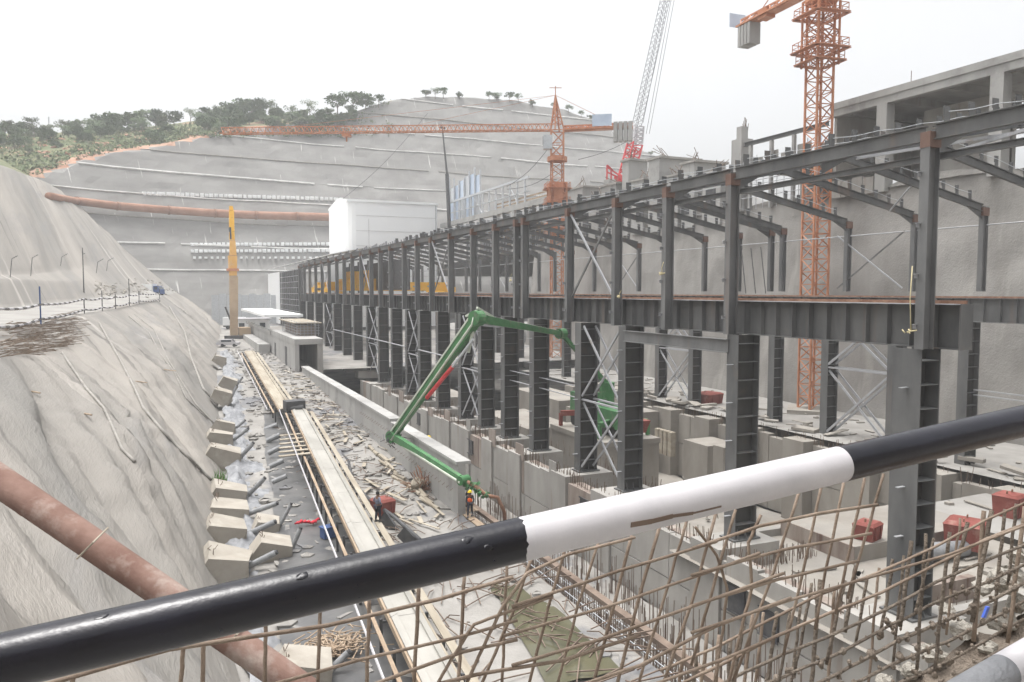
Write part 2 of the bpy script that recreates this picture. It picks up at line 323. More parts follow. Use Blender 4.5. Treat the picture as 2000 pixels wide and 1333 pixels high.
for i in range(len(bs)):
    hb = 50.
    for _ in range(14):
        tb=(hb-Z0)/SL; px,py,d=proj(BX[i]+nx[i]*tb, BY[i]+ny[i]*tb, hb)
        hb += ((py - np.interp(px,SKY[:,0],SKY[:,1]))*d/FPX)*.6
        hb = max(hb, 4)
    px,py,d=proj(BX[i]+nx[i]*tb, BY[i]+ny[i]*tb, hb)
    rise = float(np.interp(px,[600,760],[.24,.03])); tb=(hb-Z0)/SL
    HB.append((px,hb,tb,rise))
    for j,q in enumerate(rows):
        k=math.floor(q); fr=q-k
        t=q*H/SL
        zc = Z0 + H*(k+min(1,fr/.86)); zc += .55*fbm(bs[i]*.02,k*7.3,1,3)
        if q>=13: t = 13*H/SL + (q-13)*12
        zn = hb + rise*min(t-tb,75) + (1.0*fbm(BX[i]*.04,t*.04,5,4) if t>tb else .4*fbm(bs[i]*.3,t*.3,5,2))
        if t-tb>75: zn += .1*(t-tb-75)
        nat = zn < zc; wob = .5*fbm(bs[i]*.12,zc*.15,2,3)
        if nat: zn += .5*fbm(BX[i]*.15,t*.15,8,4)
        PB[i,j]=(BX[i]+nx[i]*(t+wob), BY[i]+ny[i]*(t+wob), min(zn,zc)); NAT[i,j]=nat
        UVB[i,j]=(bs[i], zc+t*.5)
nf = (NAT[:-1,:-1]+NAT[1:,1:]+NAT[1:,:-1]+NAT[:-1,1:])>=3
me = grid_mesh(PB,'terraced_rock_cut',UVB,~nf,('shotcrete_back',))
me.shade_flat(); terr = tag(link('terraced_rock_cut',me),kind='structure')
red = np.zeros(nf.shape,int)
for i in range(nf.shape[0]):
    for j in range(nf.shape[1]):
        if nf[i,j]:
            t = rows[j]*H/SL if rows[j]<13 else 13*H/SL+(rows[j]-13)*12
            dd = t-HB[i][2]
            if dd < 4+9*(noise.noise(Vector((bs[i]*.06,t*.1,0)))+.35) and HB[i][0]<620: red[i,j]=1
me2 = grid_mesh(PB,'hillside',UVB,nf,('hill','red_soil'),red)
hill = tag(link('hillside',me2),kind='structure')
BKB = BVHTree.FromPolygons([tuple(p) for p in PB.reshape(-1,3)], [(i*len(rows)+j,(i+1)*len(rows)+j,(i+1)*len(rows)+j+1,i*len(rows)+j+1) for i in range(len(bs)-1) for j in range(len(rows)-1)])
def ray(px,py,*bv):
    v = (_F + _R*((px-1000)/FPX) - _U*((py-666.5)/FPX)).normalized(); best=None
    for b in bv:
        h=b.ray_cast(Vector((0,0,0)),v)
        if h[0] is not None and (best is None or h[3]<best[3]): best=h
    return best
def gz(x,y,b=None,top=200):
    h=(b or SLB).ray_cast(Vector((x,y,top)),Vector((0,0,-1))); return h[0].z if h[0] is not None else None

# pit floors
def floor(name, x0,x1,y0,y1,z,m,step=1.0,amp=.06,edge=None):
    nx_,ny_=max(2,int((x1-x0)/step)),max(2,int((y1-y0)/step)); P=np.zeros((nx_+1,ny_+1,3))
    for i in range(nx_+1):
        for j in range(ny_+1):
            x=x0+(x1-x0)*i/nx_; y=y0+(y1-y0)*j/ny_
            P[i,j]=(x,y,(z(x,y) if callable(z) else z)+amp*fbm(x*.5,y*.5,z(0,0) if callable(z) else z))
    return tag(link(name,grid_mesh(P,name,None,None,(m,))),kind='structure')
floor('ground',-3,17.3,14,275,lambda x,y: zg(y)-max(0,5-x)*.02,'ground',1.0,.16)
floor('trench_floor',17.3,26,14,120,-19.0,'ground',1.0,.15)
floor('ground_far',17.3,70,119.9,275,lambda x,y: zg(y)+.1,'ground',3,.1)
floor('pit_bottom',26,53,36,120,-21.5,'concrete_warm',2,.15)
floor('slab_floor',30,71,14,120,lambda x,y: -13.6 if x>53.5 else (-15.0 if y<37 else -21.6),'ground',1.18,.03) if False else None
floor('concrete_slab',25.9,45,20,36.5,-15.0,'concrete_warm',1.2,.03)
floor('hall_floor',54,72,14,119.9,-13.5,'road_dust',1.5,.05)
floor('side_floor',45,54,14,36.5,-14.6,'road_dust',1.5,.05)
floor('base_ground',-320,520,-110,560,-24,'ground',60,.0)
floor('plateau',70.5,330,10,275,lambda x,y: 11.2 - max(0,(y-95))*.03,'road_dust',6,.3)
# dark wet strip and puddles along the toe, lying just above the ground
for nm,pts,m in [('wet_patch',[(3.5,26),(8.2,25),(9.5,40),(11,60),(11.8,90),(9,92),(6.8,70),(5.6,50),(4,36)],'wet_ground'),
                 ('pond',[(12.6,25.5),(16.0,25.5),(16.2,31),(15.6,35),(14.4,36),(13.6,31)],'pond')]:
    mb=MB(); n=len(pts); cx=sum(p[0] for p in pts)/n; cy=sum(p[1] for p in pts)/n
    fine=[]
    for i in range(n):
        a,b=pts[i],pts[(i+1)%n]
        for k in range(5):
            t=k/5; x=a[0]+(b[0]-a[0])*t; y=a[1]+(b[1]-a[1])*t
            w_=.35*fbm(x*.9,y*.9,4); fine.append((x+w_,y+w_))
    mb.add([(cx,cy,zg(cy)+.10)]+[(x,y,zg(y)+.10) for x,y in fine],[(0,i+1,(i+1)%len(fine)+1) for i in range(len(fine))])
    tag(obj(nm,mb,m),kind='structure')
# shotcrete wall on the right
ys=np.linspace(12,150,140); zs=np.linspace(0,1,24); P=np.zeros((140,24,3))
for i,y in enumerate(ys):
    for j,t in enumerate(zs):
        z=-13.8+t*(11.6+13.8-.03*max(0,y-95)+.8*fbm(y*.1,0,3)); n_=.7*fbm(y*.08,z*.08,7,5)+.25*fbm(y*.5,z*.5,2,4)
        P[i,j]=(68.3+t*2.6+n_, y, z)
tag(link('shotcrete_wall',grid_mesh(P,'shotcrete_wall',None,None,('shotcrete_wall',))),kind='structure')

# haze
mb=MB().box(-321,521,-111,561,-25,118)
hz=mb.mesh('haze'); hm=bpy.data.materials.new('haze'); hm.use_nodes=True; ht=hm.node_tree; ht.nodes.clear()
ho=ht.nodes.new('ShaderNodeOutputMaterial'); hv=ht.nodes.new('ShaderNodeVolumePrincipled'); hv.inputs['Color'].default_value=(.93,.95,.97,1); hv.inputs['Density'].default_value=.00055
ht.links.new(hv.outputs[0],ho.inputs['Volume']); hz.materials.append(hm)
tag(link('haze',hz),kind='stuff')

# ------------------------------------------------------------------ steel hall
XN, XF, ZE, ZT, ZB, ZC = 28.0, 57.0, 6.4, -.5, -2.35, -13.7
hall = thing('steel_hall', (42,120,-13.7), 'long unclad grey steel hall frame with crane girders, bare rafters and latticed columns', 'building')
UY = [22,34,40,46,53,61.3,63,68,74,81,88,94,100,107,113,119,126,133,140,147,155,163,171,179,187,195]
UYF = sorted(UY+[28])
LYN = [22,33.6,45,51.3,59.6,66,72,78,85.8,93,99,106.5,114.2,122,132,141,150,160,171,183,195]
LYF = [22,28,34,40.5,47,54.4,61.5,68,75,82,90,99,108,117,126,136,147,159,171,183,195]
# upper columns: H sections, web across the hall
def hcol(dx, dy, h, tw=.03, tf=.045):
    return MB().box(-dx/2,-dx/2+tf,-dy/2,dy/2,0,h).box(dx/2-tf,dx/2,-dy/2,dy/2,0,h)
def hweb(dx,h,tw=.03,tf=.045): return MB().box(-dx/2+tf-.001,dx/2-tf+.001,-tw/2,tw/2,0,h)
mu = hcol(.62,.42,ZE-ZB); mu.v += hweb(.62,ZE-ZB).v; mu.f += [tuple(i+16 for i in q) for q in hweb(.62,ZE-ZB).f]
ucol = shared('upper_column', mu, 'steel_flange'); 
mu = hcol(.55,.40,ZE+.1); k_=len(mu.v); mu.v += hweb(.55,ZE+.1).v; mu.f += [tuple(i+k_ for i in q) for q in hweb(.55,ZE+.1).f]
ucolf = shared('upper_column', mu, 'steel_flange')
splice = shared('primer_joint', MB().box(-.33,.33,-.225,.225,0,.62), 'steel_primer')
clip = shared('bracket', MB().box(-.22,0,-.05,.05,0,.025).box(-.22,-.02,-.005,.005,-.16,-.001), 'steel_light')
for y in UY:
    c = link('upper_column', ucol, hall, (XN,y,ZB))
    link('primer_joint', splice, c, (XN,y,ZE-.63))
    if y < 110:
        for k in range(4): link('bracket', clip, c, (XN-.31,y+.12,ZB+1.0+2.05*k))
for y in UYF:
    c = link('upper_column', ucolf, hall, (XF,y,0.02))
    if y < 110: link('primer_joint', splice, c, (XF,y,ZE-.6))
# lower columns with stiffener plates in the recess
def lower_mesh(dx, dy, h):
    return hcol(dx,dy,h,tf=.05)
def lower(y, x0, dx, dy, stf, h, near):
    c = link('lower_column', LM[(dx,dy)], hall, (x0,y,ZC))
    link('web_plate', LW[dx], c, (x0,y,ZC))
    n = 11 if stf else 6
    for k in range(n): link('stiffener', LS[(dx,dy)], c, (x0,y,ZC+(h/(n+.3))*(k+.8)))
    link('base_plate', LB[(dx,dy)], c, (x0,y,ZC))
    if near and y < 125:
        for k in range(5): link('bracket', clip2, c, (x0-dx/2,y-.05,ZC+1.3+2.1*k))
    return c
hL = ZB-ZC-.01
LM={};LW={};LS={};LB={}
for dx,dy in ((1.5,.9),(1.15,1.35),(1.3,.85)):
    LM[(dx,dy)] = shared('lower_column', lower_mesh(dx,dy,hL), 'steel')
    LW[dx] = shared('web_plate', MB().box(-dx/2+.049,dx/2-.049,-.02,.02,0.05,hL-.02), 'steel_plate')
    LS[(dx,dy)] = shared('stiffener', MB().box(-dx/2+.048,dx/2-.048,-dy/2+.02,-.021,0,.03), 'steel_flange')
    g=MB().box(-dx/2-.18,dx/2+.18,-dy/2-.15,dy/2+.15,-.04,.04)
    for a in (-.35,0,.35): g.prism([(-dy/2+.05,.04),(-dy/2-.14,.04),(-dy/2+.05,.6)],'x',a*dx-.012,a*dx+.012)
    LB[(dx,dy)] = shared('base_plate', g, 'steel')
clip2 = shared('bracket', MB().box(-.42,0,-.07,.07,0,.03), 'steel_light')
lower(22.65, 28.43, 1.15, 1.35, True, hL, True)
for y in LYN[1:]: lower(y, 28.6, 1.5, .9, y < 110, hL, True)
for y in LYF: lower(y, 56.6, 1.3, .85, y < 110, hL, False)
# crane girders, bay by bay
def girder(x, y0, y1, near):
    g = MB().box(x-.3,x+.3,y0,y1,ZT-.05,ZT).box(x-.3,x+.3,y0,y1,ZB,ZB+.05).box(x-.02,x+.02,y0,y1,ZB+.049,ZT-.049)
    single = y0 < 78
    n = max(3,int((y1-y0)/1.15)); st=[]
    for k in range(n+1):
        y = y0+.06+(y1-y0-.12)*k/n
        if single: st.append(y)
        else: g.box(x-.28,x-.021,y-.012,y+.012,ZB+.05,ZT-.05)
    o = obj('crane_girder', g, 'steel', hall)
    for y in st: link('stiffener', GST, o, (x,y,ZB))
    r = MB().box(x-.07,x+.07,y0,y1,ZT+.001,ZT+.14); obj('crane_rail', r, 'rust', o)
    if near: obj('walkway_plate', MB().box(x-.62,x-.31,y0+.02,y1-.02,ZT-.03,ZT+.01), 'steel_light', o)
GST = shared('stiffener', MB().box(-.28,-.021,-.012,.012,.05,ZT-ZB-.05), 'steel_flange')
ly = [20.9]+LYN[1:]
for a,b in zip(ly[:-1],ly[1:]): girder(28.95,a,b-.02,True)
obj('girder_end_plate', MB().box(28.6,29.3,20.84,20.89,ZB,ZT), 'steel', hall)
lf = [14]+LYF
for a,b in zip(lf[:-1],lf[1:]): girder(56.4,a,b-.02,False)
# eave beams and struts between the frames
ey = [13.5]+UY
for a,b in zip(ey[:-1],ey[1:]):
    obj('eave_beam', MB().ibeam((XN,a+.24,ZE-.02),(XN,b-.24,ZE-.02),.62,.3), 'steel', hall)
    obj('eave_strut', MB().ibeam((XN+.42,a+.1,ZE-.95),(XN+.42,b-.1,ZE-.95),.26,.26,.02,.025), 'steel_flange', hall)
fy=[14]+UYF
for a,b in zip(fy[:-1],fy[1:]):
    obj('eave_tie', MB().tube([(XF,a+.25,ZE-1.3),(XF,b-.25,ZE-1.3)],.05,6), 'steel_light', hall)
# rafters: shallow gable, ridge over the middle
ZR = 9.35; XM = 42.5
def rz(x): return ZE+.05+(ZR-ZE)*(1-abs(x-XM)/(XM-XN if x<XM else XF-XM))
cleat = shared('purlin_cleat', MB().box(-.17,.17,-.012,.012,0,.62).box(-.17,.17,-.10,-.013,.0,.02).box(-.20,.20,.013,.035,.30,.72), 'steel')
ncl = 0
for y in UYF:
    r = MB().ibeam((XN+.3,y,rz(XN+.3)-.1),(XM-.02,y,ZR-.1),.55,.26).ibeam((XM+.02,y,ZR-.1),(XF-.25,y,rz(XF-.25)-.1),.55,.26)
    r.box(XM-.022,XM+.022,y-.14,y+.14,ZR-.45,ZR+.22)
    r.prism([(XN+.3,rz(XN+.3)-.36),(XN+2.2,rz(XN+2.2)-.36),(XN+.3,rz(XN+.3)-.95)],'y',y-.012,y+.012)
    r.prism([(XF-.25,rz(XF-.25)-.36),(XF-.25,rz(XF-.25)-.95),(XF-2.2,rz(XF-2.2)-.36)],'y',y-.012,y+.012)
    o = obj('rafter', r, 'steel', hall)
    xs = [XN+.9+1.47*k for k in range(20) if XN+.9+1.47*k < XF-.3]
    if ncl+len(xs) <= 300:
        for x in xs: link('purlin_cleat', cleat, o, (x,y,rz(x)+.175))
        ncl += len(xs)
    else:
        g=MB()
        for x in xs: g.box(x-.11,x+.11,y-.012,y+.012,rz(x)+.175,rz(x)+.85)
        obj('purlin_cleats', g, 'steel_light', o, kind='stuff')
    if y<100:
        obj('safety_line', MB().tube([(x,y-.07,rz(x)+.66-.07*math.sin(i*math.pi*.5)**2) for i,x in enumerate(xs)],.018,5), 'galv', o)
for k in range(1):
    for a,b in zip(UYF[:-1],UYF[1:]):
        if a>=46: obj('ridge_tie', MB().tube([(XM,a+.15,ZR-.5),(XM,b-.15,ZR-.5)],.04,5), 'steel_light', hall)
obj('roof_brace', MB().beam((36.0,22.2,rz(36)-.5),(44.5,34,rz(44.5)-.42),.16,.16), 'steel_light', hall)
obj('roof_brace', MB().beam((43.5,22.2,rz(43.5)-.5),(37.0,34,rz(37)-.42),.16,.16), 'steel_light', hall)
obj('roof_brace', MB().beam((49,40,rz(49)-.45),(54,46,rz(54)-.45),.1,.1), 'steel_light', hall)
# bracing
def xbrace(x, y0, y1, z0, z1, m='steel_light', wd=.16, mid=False):
    obj('brace', MB().beam((x-.05,y0,z0),(x-.05,y1,z1),wd,wd*.6,(1,0,0)), m, hall)
    obj('brace', MB().beam((x+.07,y0,z1),(x+.07,y1,z0),wd,wd*.6,(1,0,0)), 'steel_flange' if m=='steel_light' and z0>-1 else m, hall)
for a,b in ((46,53),(81,88),(119,126),(155,163)): xbrace(XN,a+.3,b-.3,ZT+.1,ZE-.5)
for a,b in ((47,54.2),(88,94),(133,140)): xbrace(XF,a,b,.3,ZE-1.2,'steel_light',.12)
for a,b in ((45,51.3),(72,78),(93,99),(114.2,122),(150,160)):
    for dx in (-.45,.55):
        xbrace(28.5+dx,a+.45,b-.45,-8.4,-13.3); xbrace(28.5+dx,a+.45,b-.45,-2.6,-7.9)
        obj('cross_tie', MB().beam((28.5+dx,a+.4,-8.15),(28.5+dx,b-.4,-8.15),.16,.12), 'steel_light', hall)
for a,b in ((47,54.4),(75,82)):
    for dx in (-.4,.5):
        xbrace(56.5+dx,a+.4,b-.4,-7.4,-13.2,'steel_light',.2); xbrace(56.5+dx,a+.4,b-.4,-1.9,-6.8,'steel_light',.2)
        obj('cross_tie', MB().beam((56.5+dx,a+.4,-7.1),(56.5+dx,b-.4,-7.1),.2,.14), 'steel_light', hall)
xbrace(56.6,28.4,33.6,-2.6,-9.4,'cable',.05)
for z in (-7.6,-8.0): obj('cross_tie', MB().beam((56.6,28.4,z),(56.6,40,z),.09,.09), 'steel_light', hall)
for a,b in zip(LYN[6:16],LYN[7:17]):
    if (a,b)not in ((72,78),(93,99)): obj('cross_tie', MB().tube([(27.75,a,-7.3),(27.75,b,-7.3)],.09,6), 'steel_light', hall)
for z in (-7.4,-8.3): obj('cross_tie', MB().tube([(28.6,52,z),(28.6,66,z)],.05,6), 'steel_light', hall)
obj('door_beam', MB().ibeam((27.8,33.9,-3.0),(27.8,44.6,-3.0),.75,.3), 'steel_flange', hall)
obj('door_beam', MB().ibeam((27.8,66.3,-3.1),(27.8,71.7,-3.1),.6,.3), 'steel_flange', hall)
obj('far_portal_beam', MB().ibeam((56.5,22.5,-2.75),(56.5,34,-2.75),.55,.4), 'steel_flange', hall)
# stair-like sag rods and site ladders leaning inside
for i,(y,x) in enumerate(((62,54),(63.5,54.5),(65,55))):
    obj('sag_rod', MB().tube([(XF-1.5,y,ZT+.3),(XF-1.2,y+1.2,4.6)],.05,5), 'dark_metal_shade', hall)
# far end of the hall: girts and white cladding
EY0, EY1 = 195, 233
e = MB()
for y in np.arange(EY0,EY1+.1,4.2): e.beam((XN,y,-9.5),(XN,y,5.7),.35,.3,(0,1,0))
obj('end_bay_posts', e, 'steel', hall)
for z in np.arange(-8,5.8,1.5): obj('girt', MB().beam((XN-.15,EY0,z),(XN-.15,EY1,z),.12,.12), 'steel_light', hall)
for k,y in enumerate(np.arange(EY0,EY1,9.5)): obj('end_bay_shade', MB().box(XN+.6,XN+.8,y+.1,y+9.4,-9.5,5.6), 'dark_metal_shade', hall)  # dark sheets behind the girts, painted shade of the hall interior
for k in range(7): 
    y=EY1+k*4.3; obj('cladding_panel', MB().box(XN-.25,XN+.1,y+.03,y+4.27,-9.5,5.75), 'white_sheet', hall)
for k in range(17):
    y=150+k*6.6; obj('roof_sheet', MB().hexa([(XN-.5,y,ZE+.75),(XM-3,y,ZR+.35),(XM-3,y+6.55,ZR+.35),(XN-.5,y+6.55,ZE+.75),(XN-.5,y,ZE+.83),(XM-3,y,ZR+.43),(XM-3,y+6.55,ZR+.43),(XN-.5,y+6.55,ZE+.83)]), 'white_sheet', hall)
obj('inner_shade', MB().box(40,40.3,140,200,.3,6.2), 'dark_metal_shade', hall)  # dark sheet stands in for the shade deeper inside the hall
for k in range(6): obj('inner_post', MB().box(39.6,39.95,142+k*10,142.3+k*10,-.4,7), 'steel', hall)
# yellow overhead crane standing on the girders
DYC=42
oc = thing('overhead_crane', (42,128+DYC,ZT+.14), 'yellow overhead travelling crane parked on the girders deep inside the hall', 'crane')
for y in (124+DYC,134+DYC):
    obj('bridge_girder', MB().box(29.2,56.2,y-.6,y+.6,ZT+.7,ZT+2.6), 'crane_yellow', oc)
for x in (28.95,56.4):
    ec = obj('end_carriage', MB().box(x-.3,x+.3,119+DYC,139+DYC,ZT+.35,ZT+1.5).box(x-.28,x+.28,122+DYC,136+DYC,ZT+1.5,ZT+2.0), 'crane_yellow', oc)
    for y in (120+DYC,122+DYC,136+DYC,138+DYC): obj('wheel', MB().tube([(x-.12,y,ZT+.45),(x+.12,y,ZT+.45)],.3,12), 'dark_metal_shade', ec)
tr = obj('trolley', MB().box(34,40,123.5+DYC,134.5+DYC,ZT+2.61,ZT+3.3).box(35,37,125+DYC,133+DYC,ZT+3.3,ZT+4.9).box(38,39.4,126+DYC,131+DYC,ZT+3.3,ZT+5.2), 'crane_yellow', oc)
obj('winch_drum', MB().tube([(37.4,125+DYC,ZT+4),(37.4,133+DYC,ZT+4)],.5,12), 'dark_metal_shade', tr)
cb = obj('operator_cab', MB().box(31,33,121.5+DYC,123.3+DYC,ZT-1.2,ZT+.6), 'crane_yellow', oc)
obj('cab_window', MB().box(30.97,30.99,121.7+DYC,123.1+DYC,ZT-.5,ZT+.4), 'glass_dark', cb)
for k in range(5): obj('vent_panel', MB().box(28.6,28.64,126+DYC+k*1.2,126.9+DYC+k*1.2,ZT+.8,ZT+1.3), 'dark_metal_shade', oc)
obj('red_maintenance_frame', MB().box(30,33,92,104,ZT+.0,ZT+.9).box(30,30.2,92,104,ZT+.9,ZT+1.4), 'rust', oc) if False else None
# white shed at the far end
sh = thing('white_shed', (52,218,-10), 'big white clad shed with rounded left corner rising behind the hall roof', 'building')
A,B,TP = at(668,395,y=205), at(862,392,y=205), 24.4
def shed_poly(x0,x1,y0,y1,r):
    p=[]
    for cx,cy,a0 in ((x1-.3,y0+.3,-90),(x1-.3,y1-.3,0),(x0+r,y1-r,90),(x0+r,y0+r,180)):
        rr = r if cx<x0+r+.1 else .3
        for k in range(5): p.append((cx+rr*math.cos(R(a0+22.5*k)), cy+rr*math.sin(R(a0+22.5*k))))
    return p
x0s,x1s=A.x+1.0,B.x-1.2
mb=MB().prism(shed_poly(x0s,x1s,205,232,2.5),'z',-9.5,TP-.6); obj('shed_wall',mb,'white_sheet',sh)
mb=MB().prism([(204.6,TP-.58),(232.3,TP-.58),(232.3,TP),(218,TP+1.6),(204.6,TP)],'x',x0s+.3,x1s+.2); obj('shed_roof',mb,'white_sheet',sh)
for k in range(6):
    z=TP-4.2-k*4.0; obj('sheet_lap', MB().box(x0s+2.6,x1s-.4,204.93,204.99,z,z+.05),'concrete_pale',sh)
obj('sheet_lap', MB().box(x0s+6.0,x0s+6.06,204.93,204.99,-9,TP-5),'concrete_pale',sh)
obj('rain_pipe', MB().tube([(x1s-.5,204.8,-9),(x1s-.5,204.8,TP-.7)],.12,6),'galv',sh)

# ------------------------------------------------------------------ concrete below the hall
sub = thing('concrete_substructure', (26.5,60,-19), 'stained concrete foundation wall with stepped piers below the near row of steel columns', 'foundation wall')
pier_mb = {}
for y in [22.65]+LYN[1:]:
    z0 = -20 if y<119 else zg(y)-.5
    h = 1.25 if y>30 else 1.35
    obj('pier', MB().box(26.18,30.3,y-h,y+h,z0,-13.76), 'concrete', sub)
def wall_panels(parent, x, ya, yb, rows, step, m, holes=(), thick=.45, rust=.0, seed=1, name='wall_panel'):
    rr = random.Random(seed); y = ya
    while y < yb-.3:
        y1 = min(y+step*rr.uniform(.8,1.2), yb)
        for (za,zb) in rows:
            zb2 = zb + (rr.uniform(-.18,.18) if (za,zb)==rows[-1] else 0)
            mm = 'concrete_rust' if rr.random()<rust*(1 if zb==rows[-1][1] else .3) else m
            ox = x + rr.uniform(-.03,.03); hole=None
            for h in holes:
                if h[0]>=y and h[1]<=y1 and h[2]>=za and h[3]<=zb: hole=h
            if hole:
                a,b,c,d=hole; g=MB().box(ox,ox+thick,y+.02,a,za+.02,zb2-.02).box(ox,ox+thick,b,y1-.02,za+.02,zb2-.02).box(ox,ox+thick,a,b,za+.02,c).box(ox,ox+thick,a,b,d,zb2-.02)
            else: g=MB().box(ox,ox+thick,y+.02,y1-.02,za+.02,zb2-.02)
            obj(name,g,mm,parent)
        y = y1
edges = [20]+[v for y in ([22.65]+LYN[1:14]) for v in (y-1.26,y+1.26)]
edges = edges[:-1]
for i in range(0,len(edges)-1,2):
    a,b = edges[i],edges[i+1]
    if b-a<.4: continue
    top = -14.12 if a<60 else -13.95
    hs_=[]
    n_=max(1,round((b-a)/2.7)); st=(b-a)/n_
    if 46<a<50: hs_=[]
    wall_panels(sub,26.35,a+.02,b-.02,[(-19.2,-17.0),(-16.97,top)],st if n_<2 else 2.5,'concrete',rust=.16 if a>55 else .03,seed=i)
    obj('wall_core',MB().box(26.95,27.6,a,b,-19.5,top-.15),'concrete_rust',sub)
for y,z in ((47.2,-15.4),(70.4,-15.3),(28.6,-16.3),(88,-15.2),(31.0,-16.0)):
    obj('wall_opening_shade',MB().box(26.2,26.34,y-.62,y+.62,z-.65,z+.65).box(26.14,26.19,y-.70,y+.70,z-.73,z-.64).box(26.14,26.19,y-.70,y+.70,z+.66,z+.75),'dark_metal_shade',sub)  # dark boxes on the solid wall face paint the shade of openings
for k in range(9):       # boards and upstands left along the wall top
    y=52+k*6.2+random.uniform(-.4,.4)
    obj('upstand_board',MB().box(26.3,26.36,y,y+random.uniform(1.0,2.2),-14.2,-12.6-random.random()*.7),'concrete_rust' if k%3 else 'concrete',sub)
far = thing('inner_foundation', (54,60,-21.5), 'warm grey concrete foundation blocks carrying the far row of steel columns', 'foundation wall')
for y in LYF[:12]: obj('pier',MB().box(52.3,58.0,y-1.3,y+1.3,-21.5,-13.76),'concrete_warm',far)
e2=[14]+[v for y in LYF[:12] for v in (y-1.31,y+1.31)]
for i in range(2,len(e2)-1,2): wall_panels(far,53.4,e2[i]+.02,e2[i+1]-.02,[(-21.5,-17.6),(-17.57,-14.2)],2.6,'concrete_warm',seed=50+i,thick=.8)
for (x0,x1,y0,y1,z0,z1) in ((44,52.2,76,84,-21.5,-14.2),(44,49,86,100,-21.5,-13.8),(48.5,52.2,62,66,-21.5,-15.5),(46,49.5,56.5,58,-18,-14.4),(36,42,78,92,-21.5,-15.5),(33,38,60,70,-21.5,-17.5),(31.2,36,96,112,-21,-14)):
    obj('concrete_block',MB().box(x0,x1,y0,y1,z0,z1),'concrete_warm',far)
for k in range(4): obj('formwork_panel',MB().box(47.6,48.2,67+k*.8,67.6+k*.8,-17.5,-14.9),'wood_pale',far)
# slab edge pieces and low walls at the near right
nb = thing('near_foundation_block', (33,27,-19), 'pale concrete block with a dark square opening below the nearest column', 'foundation block')
obj('block',MB().box(26.4,31.5,24.2,31.8,-19.5,-15.35),'concrete',nb) if False else None
obj('slab_kerb',MB().box(30.4,44.8,36.0,36.5,-15,-14.55),'concrete',nb)
obj('slab_step',MB().box(33.9,44.6,30.6,35.9,-15,-14.1),'concrete_warm',nb)
obj('sheet_pile',MB().box(33.78,33.86,30.4,36,-15,-14.0),'concrete_rust',nb)
obj('board_stack',MB().box(31,35.5,24.6,25.0,-15,-13.9),'concrete_rust',nb)
obj('curved_duct',MB().tube([(33.5,27.2,-14.8),(35.5,28.4,-14.5),(38,29.0,-14.4),(40.5,28.8,-14.5)],[.5,.5,.5,.45],12),'tarp',nb,smooth=True)
obj('low_wall',MB().box(30.5,37,22.6,23.1,-16,-14.2),'concrete',nb)
# white retaining wall in the left trench
rw = thing('retaining_wall', (17.3,82,-15.4), 'long pale retaining wall with a coping in the trench behind the green boom', 'wall')
y=48.0
while y<117.5:
    y1=min(y+5.8,117.8)
    zt=-11.35-(.25 if y<60 else 0); obj('wall_section',MB().box(17.0,17.55,y+.015,y1-.015,-19.2,zt),'concrete_pale',rw)
    obj('coping',MB().box(16.9,17.95,y+.03,y1-.03,zt+.003,zt+.22),'concrete_pale',rw)
    y=y1
b=MB()
for k in range(34):
    y=49+k*.85; b.tube([(16.98,y,-12.2),(16.75,y-.12,-12.35)],.02,4); b.tube([(16.98,y,-13.4),(16.75,y-.12,-13.5)],.02,4)
obj('tie_rods',b,'rebar_old',rw,kind='stuff')
ld=thing('trench_ledge',(19,80,-13),'narrow scaffold walkway behind the pale retaining wall','walkway')
obj('plank_deck',MB().box(17.6,19.0,52,72,-13.35,-13.25),'wood',ld)
for k in range(9): obj('walkway_post',MB().tube([(18.9,52.2+k*2.4,-19),(18.9,52.2+k*2.4,-12.2)],.04,5),'rebar_old',ld)
# culvert and portal
cx0,cx1 = at(580,700,y=119).x, at(627,700,y=119).x
cv = thing('culvert_portal',((cx0+cx1)/2,120,-13),'concrete culvert with a dark square mouth at the head of the trench','culvert')
zt=at(600,672,y=119).z
obj('portal_roof',MB().box(cx0-.35,cx1+.35,118.9,150,zt-.1,zt+.75),'concrete_pale',cv)
obj('portal_wall',MB().box(cx0-.3,cx0+.35,119,200,-13.5,zt-.102),'concrete_pale',cv)
obj('portal_wall',MB().box(cx1-.5,cx1+.3,119,150,-19,zt-.102),'concrete',cv)
obj('portal_back_shade',MB().box(cx0+.36,cx1-.51,138,138.5,-19,zt-.11),'dark_metal_shade',cv)  # dark sheet across the culvert stands in for the shade inside
obj('apron_wall',MB().box(cx0+.4,cx0+.7,100,119,-19,-13.2),'concrete_rust',cv)
obj('parapet',MB().box(cx0-.5,cx0+.2,150.1,205,zt-.1,zt+.5),'concrete_pale',cv)
obj('side_door',MB().box(cx0-.34,cx0-.305,128,130.5,-12.2,-8.9),'dark_metal_shade',cv)
obj('side_door',MB().box(cx0-.34,cx0-.305,143,145,-12.2,-9.2),'dark_metal_shade',cv)
sf = thing('scaffold_block',(cx0+3,135,zt+.7),'square scaffold cage around a new concrete chamber on the culvert roof','scaffold')
X0,X1=cx0+1.2,cx1+1.0; zb=zt+.76; zt2=at(580,632,y=127).z
obj('chamber_wall',MB().box(X0+.6,X1-.4,127.8,146,zb,zt2-.5),'concrete_rust',sf)
for i in range(7):
    x=X0+(X1-X0)*i/6; obj('upright',MB().tube([(x,127,zb),(x,127,zt2+.3)],.05,5),'steel_light',sf)
for i in range(7):
    y=127+i*3; obj('upright',MB().tube([(X0,y+.1,zb),(X0,y+.1,zt2+.3)],.05,5),'steel_light',sf)
for i in range(5):
    z=zb+.4+(zt2-zb-.3)*i/4; obj('ledger',MB().tube([(X0-.2,127,z),(X1+.2,127,z)],.045,5),'steel_light',sf); obj('ledger',MB().tube([(X0,127,z),(X0,146,z)],.045,5),'steel_light',sf)
